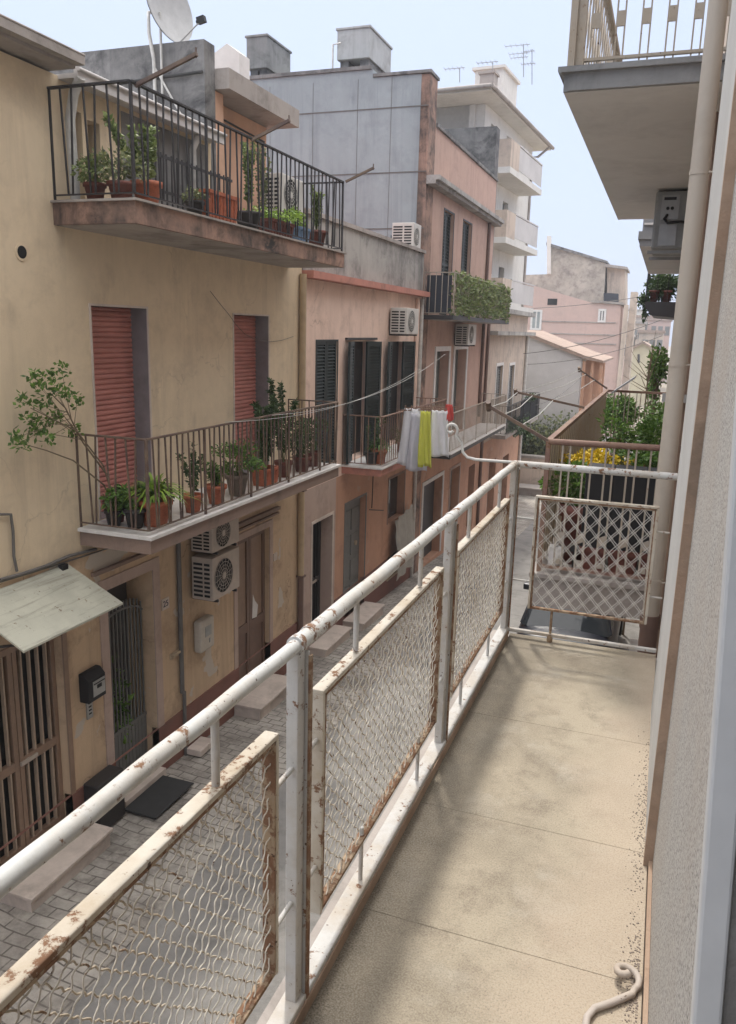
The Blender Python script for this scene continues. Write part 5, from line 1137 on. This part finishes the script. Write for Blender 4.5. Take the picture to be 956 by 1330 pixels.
# pipes at the joint
dp = thing('drainpipe', (.065, 4.6, -3.8), 'thick beige drainpipe running down where our wall meets the next house', 'drainpipe')
mb = MB(); mb.tube([(.063, 4.62, 8), (.063, 4.62, .16)], .046, 16); link('pipe', mb, 'pipe', dp)
mb = MB(); mb.tube([(.063, 4.62, .16), (.063, 4.62, .08)], .055, 16); mb.tube([(.063, 4.62, .085), (.063, 4.62, -4.1)], .05, 16); link('pipe', mb, 'pipe_brown', dp, 'darker brown lower length of drainpipe')
for z in (2.5, 1.55, .35): mb = MB(); mb.tube([(.063, 4.62, z), (.063, 4.62, z+.025)], .049, 16); mb.tube([(.063, 4.60, z+.01), (.16, 4.60, z+.01)], .006, 6); link('clamp', mb, 'pipe', dp)
dp = thing('drainpipe', (.10, 5.5, -3.8), 'thinner pinkish drainpipe just behind the thick beige one', 'drainpipe')
mb = MB(); mb.tube([(.10, 5.52, 3.0), (.10, 5.52, -4.2)], .045, 12); link('pipe', mb, 'surround', dp)
mb = MB(); mb.box(.0, .16, 5.45, 5.5, 1.30, 1.35); link('clamp', mb, 'steel', dp)
mb = MB(); mb.tube([(.10, 5.52, 1.62), (.10, 5.52, 1.66)], .06, 12); link('clamp', mb, 'steel', dp)
# clothesline arms of the neighbour
ca = thing('clothesline', (-.9, 8, .97), 'brown clothesline arms with pale cords angled out from the neighbour balcony rail', 'clothesline')
ends = []
for y, x0, z0_, x1, z1_ in ((5.66, -.71, .97, -1.15, 1.19), (8.2, -.71, 1.0, -1.40, 1.12), (11.4, -.71, 1.0, -1.1, 1.24)):
    mb = MB(); mb.bar((x0, y, z0_), (x1, y, z1_), .022, .022); mb.tube([(x1, y-.02, z1_+.03), (x1+.0, y+.02, z1_-.03)], .02, 6); link('arm', mb, 'iron_brown', ca); ends.append(((x0, y, z0_), (x1, y, z1_)))
mb = MB()
for f in (.45, .75, .97):
    for (a0, a1), (b0, b1) in zip(ends, ends[1:]):
        p, q = Vector(a0).lerp(Vector(a1), f), Vector(b0).lerp(Vector(b1), f); mid = (p+q)/2-Vector((0, 0, .03)); mb.tube([p, mid, q], .004, 5)
link('cord', mb, 'line_w', ca)
# plants on neighbour balcony
G4 = 'plants on the rust-railed neighbour balcony'
plant('bush', (-.50, 6.0, .03), .13, .45, .26, .2, 'green plant at the near left corner of the rust-railed balcony', 'terra_dk', 'leaf', group=G4, n=420, L=.06)
yf = plant('bush', (-.42, 6.45, .03), .14, .62, .16, (.26, .18), 'pot of yellow flowers behind the rust-brown handrail', 'pot_dark', 'yflower', group=G4, n=420, L=.05, w=.04)
plant('bush', (-.12, 6.35, .03), .14, .55, .32, (.26, .2), 'leafy plant to the right of the yellow flowers', 'pot_dark', 'leaf', group=G4, n=420, L=.06)
plant('bush', (.02, 7.3, .03), .14, .5, .5, (.16, .3), 'bushy green plant by the wall halfway along the rust-railed balcony', 'terra', 'leaf', group=G4, n=520, L=.07)
plant('bush', (-.42, 8.6, .03), .15, .40, .48, .19, 'dark climbing plant halfway down the rust-railed balcony', 'pot_dark', 'leaf', group=G4, n=330, L=.08)
plant('bush', (-.05, 9.6, .03), .16, .35, .6, (.2, .5), 'green shrub by the wall near the far end of the rust-railed balcony', 'terra_dk', 'leaf', group=G4, n=330, L=.08)
for k, (x0, x1, lab) in enumerate(((-.44, -.27, 'left one of three black planter boxes behind the pale balusters'), (-.25, -.05, 'middle one of three black planter boxes behind the pale balusters'), (-.03, .14, 'right one of three black planter boxes behind the pale balusters'))):
    mb = MB(); mb.box(x0-.012, x1+.012, 5.8, 6.02, .20, .78); mb.box(x0-.01, x1+.01, 5.79, 6.03, .75, .79); single('planter_box', mb, 'black_pl', lab, 'planter', 'black planters', bevel=.008)
    mb = MB(); potshape(mb, ((x0+x1)/2, 5.9, .03), .1, .16, sq=(x1-x0, .2)); single('terracotta_trough', mb, 'terra_dk', lab.replace('one of three black planter boxes', 'one of three low terracotta troughs'), 'planter', 'low troughs')
mb = MB(); mb.box(-.52, .14, 5.83, 6.1, .15, .19)
for x in (-.5, -.1, .1): mb.box(x, x+.03, 5.84, 5.87, .03, .15); mb.box(x, x+.03, 6.05, 6.08, .03, .15)
single('plant_bench', mb, 'iron_dark', 'dark low bench holding the black planters on the rust-railed balcony', 'bench')
mb = MB(); mb.box(-.66, -.60, 5.72, 5.80, .03, .20); mb.lathe((-.60, 5.76, .03), [(0, 0), (.04, 0), (.045, .15), (.02, .17), (0, .17)], 12); single('white_jug', mb, 'white_lip', 'small white container at the near corner of the rust-railed balcony', 'container')

K = thing('further_house', (1, 17, -4.2), 'next house along on the right with a grey balcony under the big one', 'house')
mb = MB(); mb.box(.16, 6, 12.95, 21, -6, 8); link('wall', mb, 'cream', K)
mb = MB(); mb.box(-.58, .17, 14, 20, 3.10, 3.2); mb.box(-.61, .17, 13.96, 20.04, 3.2, 3.32); link('balcony_slab', mb, 'soffit_edge', K); mb = MB(); mb.box(-.57, .17, 14.02, 19.98, 3.09, 3.105); link('soffit', mb, 'soffit', K)
mb = MB(); mb.box(-.54, .17, 14.05, 14.08, 3.33, 4.2); mb.box(-.56, -.54, 14.05, 19.9, 3.33, 4.2); link('balcony_panel', mb, 'soffit_edge', K)
mb = MB(); mb.box(-.54, .17, 14.0, 14.05, 3.42, 3.45); link('panel_trim', mb, 'skyedge', K)
L_ = thing('furthest_house', (1, 25, -4.8), 'furthest house on the right with a hedge-filled dark balcony', 'house')
mb = MB(); mb.box(.12, 6, 21.05, 30, -6, 5); link('wall', mb, 'pinkfar', L_)
mb = MB(); mb.prism([(.12, 2.18), (-.45, 2.22), (-.62, 2.40), (-.66, 2.56), (.12, 2.56)], 22, 25, 'y'); link('balcony_slab', mb, 'iron_dark', L_)
railing(L_, .12, -.64, 22.05, 24.9, 2.56, .75, mat='iron_dark', vee=False, sp=.2)
hg = thing('balcony_plants', (-.3, 22.5, 2.56), 'mass of green plants on the dark balcony at the far right', 'plants')
mb = MB(); foliage(mb, (-.3, 22.6, 2.9), .5, .5, .42, 1500, .12, .06, 16); foliage(mb, (-.7, 22.4, 2.5), .18, .3, .4, 400, .1, .05, 8); link('foliage', mb, 'leaf_dk', hg)
mb = MB()
for x in (-.45, -.15): potshape(mb, (x, 22.25, 2.57), .12, .28)
link('pot', mb, 'terra_dk', hg)
def tree(loc, crown, r, n, mat, label, L=.16, name='tree'):
    t = thing(name, loc, label, 'tree'); mb = MB(); b = Vector(loc); c = Vector(crown)
    mb.tube([b, b.lerp(c, .5)+Vector((.1, 0, 0)), c], .07, 8, r2=.03)
    for i in range(10):
        e = c+Vector((rv().x*r[0], rv().y*r[1], rv().z*r[2]))*.8; mb.tube([b.lerp(c, random.uniform(.6, 1)), e], .025, 5, r2=.008)
    link('trunk', mb, 'stem', t); mb = MB(); foliage(mb, c, *r, n, L, L*.5, 24); link('crown', mb, mat, t); return t
tree((-.75, 16.5, gz(16.5)), (-.80, 16.5, .28), (.42, .6, .36), 2200, 'leaf', 'rounded green tree crown showing above the far rail of the neighbour balcony', .10)
tree((-.2, 18.5, gz(18)), (-.16, 18.5, .85), (.20, .5, .75), 900, 'leaf', 'slender dark tree climbing beside the beige drainpipes', .11, 'slender_tree')
mb = MB(); q = on_y(845, 440, 16)
bt = thing('bare_branches', (q.x, 16, gz(16)), 'leafless pale branches poking up near the far right balcony', 'tree'); st = MB(); st.tube([(q.x+.05, 16, gz(16)), (q.x+.02, 16, 1.2)], .03, 6, r2=.012)
for i in range(16):
    a = Vector((q.x+.02, 16, random.uniform(.6, 1.2))); st.tube([a, a+Vector((random.uniform(-.45, .2), random.uniform(-.2, .2), random.uniform(.15, .75)))], .008, 4, r2=.003)
link('branches', st, 'stem', bt)
mb = MB(); a = on_y(795, 505, 11.6); mb.obox((-.5, 11.5, 1.06), (.14, 0, .11), (0, .3, 0), (.006, 0, -.008)); single('tilted_panel', mb, 'steel', 'grey tilted panel leaning above the far rail of the neighbour balcony', 'panel')

# overhead wires over the street
mb = MB()
def sag(p, q, s, r=.012, n=16): mb.tube([Vector(p).lerp(Vector(q), i/n)-Vector((0, 0, s*4*(i/n)*(1-i/n))) for i in range(n+1)], r, 4)
sag((FX, 33, .9), on_y(860, 415, 34), .2, .014); sag((FX, 34, .45), on_y(860, 436, 36), .25, .014); sag((FX, 30, -.9), on_y(755, 490, 37), .5, .012); sag((-7, 44, 3.0), on_y(870, 378, 44), .15, .016)
single('overhead_cables', mb, 'cable', 'dark cables strung across the far end of the street', 'cable')
mb = MB()
p = on_x(398, 405, -5.4)
sag((-4.55, 9.0, .62), (-4.2, 16.0, 1.25), .25, .003); sag((-4.58, 7.9, .64), (-4.3, 14.6, 1.0), .22, .003)
single('clothes_lines', mb, 'line_w', 'thin pale lines running from the lower ochre balcony towards the laundry', 'clothesline')

# ================================================================== CAR
def car(x, y0, zg):
    r = thing('parked_car', (x, y0+2, zg), 'dark blue parked hatchback seen from above, close to the right-hand wall', 'car')
    st = [(.0, .55, .35, .78), (.06, .70, .25, .90), (.3, .80, .2, .96), (.9, .83, .18, .97), (2.6, .83, .18, .95), (3.1, .82, .2, .92), (3.7, .76, .25, .80), (3.95, .60, .35, .62)]
    vs = []; fs = []; n = 12
    for (y, w, zb, zt) in st:
        for j in range(n):
            t = [(-1, .35), (-1, .7), (-.93, .9), (-.75, 1), (-.25, 1.02), (.25, 1.02), (.75, 1), (.93, .9), (1, .7), (1, .35), (.85, 0), (-.85, 0)][j]
            vs.append((x+w*t[0], y0+y, zg+zb+(zt-zb)*t[1]))
    for i in range(len(st)-1):
        for j in range(n): fs.append((i*n+j, (i+1)*n+j, (i+1)*n+(j+1) % n, i*n+(j+1) % n))
    fs += [tuple(range(n)), tuple(range((len(st)-1)*n, len(st)*n))[::-1]]
    mb = MB(); mb.add(vs, fs, 0, True); bo = link('body', mb, 'carpaint', r); s = bo.modifiers.new('subd', 'SUBSURF'); s.levels = 1; s.render_levels = 2
    def ringg(hw, ya, yb, z, rr=.12):
        out = []
        for cx, cy, a0 in ((hw-rr, yb-rr, 0), (-hw+rr, yb-rr, 90), (-hw+rr, ya+rr, 180), (hw-rr, ya+rr, 270)):
            for k in range(4): a = R(a0+k*30); out.append((x+cx+rr*math.cos(a), y0+cy+rr*math.sin(a), zg+z))
        return out
    rings = [ringg(.74, .42, 2.95, .94), ringg(.66, .66, 2.45, 1.22), ringg(.60, .84, 2.15, 1.38)]
    mb = MB(); m_ = 16; vs = [v for q in rings for v in q]; mb.add(vs, [(i*m_+j, i*m_+(j+1) % m_, (i+1)*m_+(j+1) % m_, (i+1)*m_+j) for i in range(2) for j in range(m_)], 0, True); link('window', mb, 'carglass', r)
    rings = [ringg(.605, .82, 2.17, 1.375), ringg(.57, .92, 2.02, 1.43), ringg(.35, 1.15, 1.7, 1.455, .1)]
    mb = MB(); vs = [v for q in rings for v in q]; mb.add(vs, [(i*m_+j, i*m_+(j+1) % m_, (i+1)*m_+(j+1) % m_, (i+1)*m_+j) for i in range(2) for j in range(m_)]+[tuple(range(32, 48))], 0, True)
    for sx in (-1, 1):
        mb.bar((x+sx*.73, y0+1.55, zg+.94), (x+sx*.61, y0+1.45, zg+1.39), .07, .02); mb.bar((x+sx*.70, y0+.52, zg+.94), (x+sx*.57, y0+.90, zg+1.39), .09, .05); mb.bar((x+sx*.70, y0+2.9, zg+.93), (x+sx*.57, y0+2.12, zg+1.39), .06, .04)
    link('roof', mb, 'carpaint', r)
    for sx in (-1, 1):
        for yy in (.72, 3.2):
            mb = MB(); mb.tube([(x+sx*.66, y0+yy, zg+.3), (x+sx*.84, y0+yy, zg+.3)], .3, 20); w_ = link('wheel', mb, 'rubber', r); mb = MB(); mb.tube([(x+sx*.80, y0+yy, zg+.3), (x+sx*.855, y0+yy, zg+.3)], .19, 14); link('rim', mb, 'alloy', w_)
        mb = MB(); mb.obox((x+sx*.66, y0+.045, zg+.74), (.11, sx*.03, 0), (0, .03, 0), (0, 0, .09)); link('tail_light', mb, 'tail', r, bevel=.01)
        mb = MB(); mb.obox((x+sx*.92, y0+2.45, zg+.98), (.09, 0, 0), (0, .05, 0), (0, 0, .06)); link('mirror', mb, 'carpaint', r, bevel=.02)
    mb = MB(); mb.box(x-.26, x+.26, y0-.025, y0+.02, zg+.5, zg+.61); link('number_plate', mb, 'plate', r)
    return r
car(-1.12, 12.40, gz(13.5)+.006)
mb = MB(); mb.box(-.1, .17, 9, 15, -6, gz(12)+.12); struct('right_pavement', mb, 'concrete')

hz = MB(); hz.box(-380, 380, -29, 400, -6.6, 14)
struct('haze', hz, 'awn', 'stuff'); ho = bpy.data.objects['haze']
hm = bpy.data.materials.new('haze_air'); hm.use_nodes = True; hn_ = hm.node_tree
for n_ in list(hn_.nodes):
    if n_.type == 'BSDF_PRINCIPLED': hn_.nodes.remove(n_)
pv = hn_.nodes.new('ShaderNodeVolumePrincipled'); pv.inputs['Density'].default_value = .0015; pv.inputs['Color'].default_value = (.90, .94, 1, 1); pv.inputs['Anisotropy'].default_value = .2
hn_.links.new(pv.outputs[0], hn_.nodes['Material Output'].inputs['Volume']); ho.data.materials.clear(); ho.data.materials.append(hm)
# ================================================================== LIGHT AND SKY
sun_dir = Vector((-.20, .46, 1)).normalized(); el = math.asin(sun_dir.z); az = math.atan2(sun_dir.x, sun_dir.y)
sl = bpy.data.lights.new('sun', 'SUN'); sl.energy = 1.1; sl.angle = R(3.5); sl.color = (1, .94, .85)
so = bpy.data.objects.new('sun', sl); COL.objects.link(so); so.rotation_euler = sun_dir.to_track_quat('Z', 'Y').to_euler(); so.location = (0, 0, 30)
w = bpy.data.worlds.new('World'); scene.world = w; w.use_nodes = True; nt = w.node_tree; bg = nt.nodes['Background']
sk = nt.nodes.new('ShaderNodeTexSky'); sk.sky_type = 'NISHITA'; sk.sun_disc = False; sk.sun_elevation = el; sk.sun_rotation = az
sk.air_density = 1.0; sk.dust_density = 4.0; sk.ozone_density = 1.0; sk.altitude = 0
mx = nt.nodes.new('ShaderNodeMix'); mx.data_type = 'RGBA'; mx.inputs[0].default_value = .9; mx.inputs[7].default_value = (2.95, 3.40, 4.45, 1)
nt.links.new(sk.outputs[0], mx.inputs[6])
# thin overcast, its unseen upper part brightened to add fill on shaded facades
tc = nt.nodes.new('ShaderNodeTexCoord'); sz = nt.nodes.new('ShaderNodeSeparateXYZ'); nt.links.new(tc.outputs['Generated'], sz.inputs[0])
mr = nt.nodes.new('ShaderNodeMapRange'); mr.inputs['From Min'].default_value = .36; mr.inputs['From Max'].default_value = .85
nt.links.new(sz.outputs['Z'], mr.inputs['Value'])
vm = nt.nodes.new('ShaderNodeMix'); vm.data_type = 'RGBA'; vm.inputs[7].default_value = (13.2, 12.9, 12.7, 1)
nt.links.new(mr.outputs[0], vm.inputs[0]); nt.links.new(mx.outputs[2], vm.inputs[6])
nt.links.new(vm.outputs[2], bg.inputs['Color']); bg.inputs['Strength'].default_value = .10
vs_ = scene.view_settings; vs_.view_transform = 'Standard'; vs_.look = 'None'; vs_.exposure = 1.3; vs_.gamma = 1.0
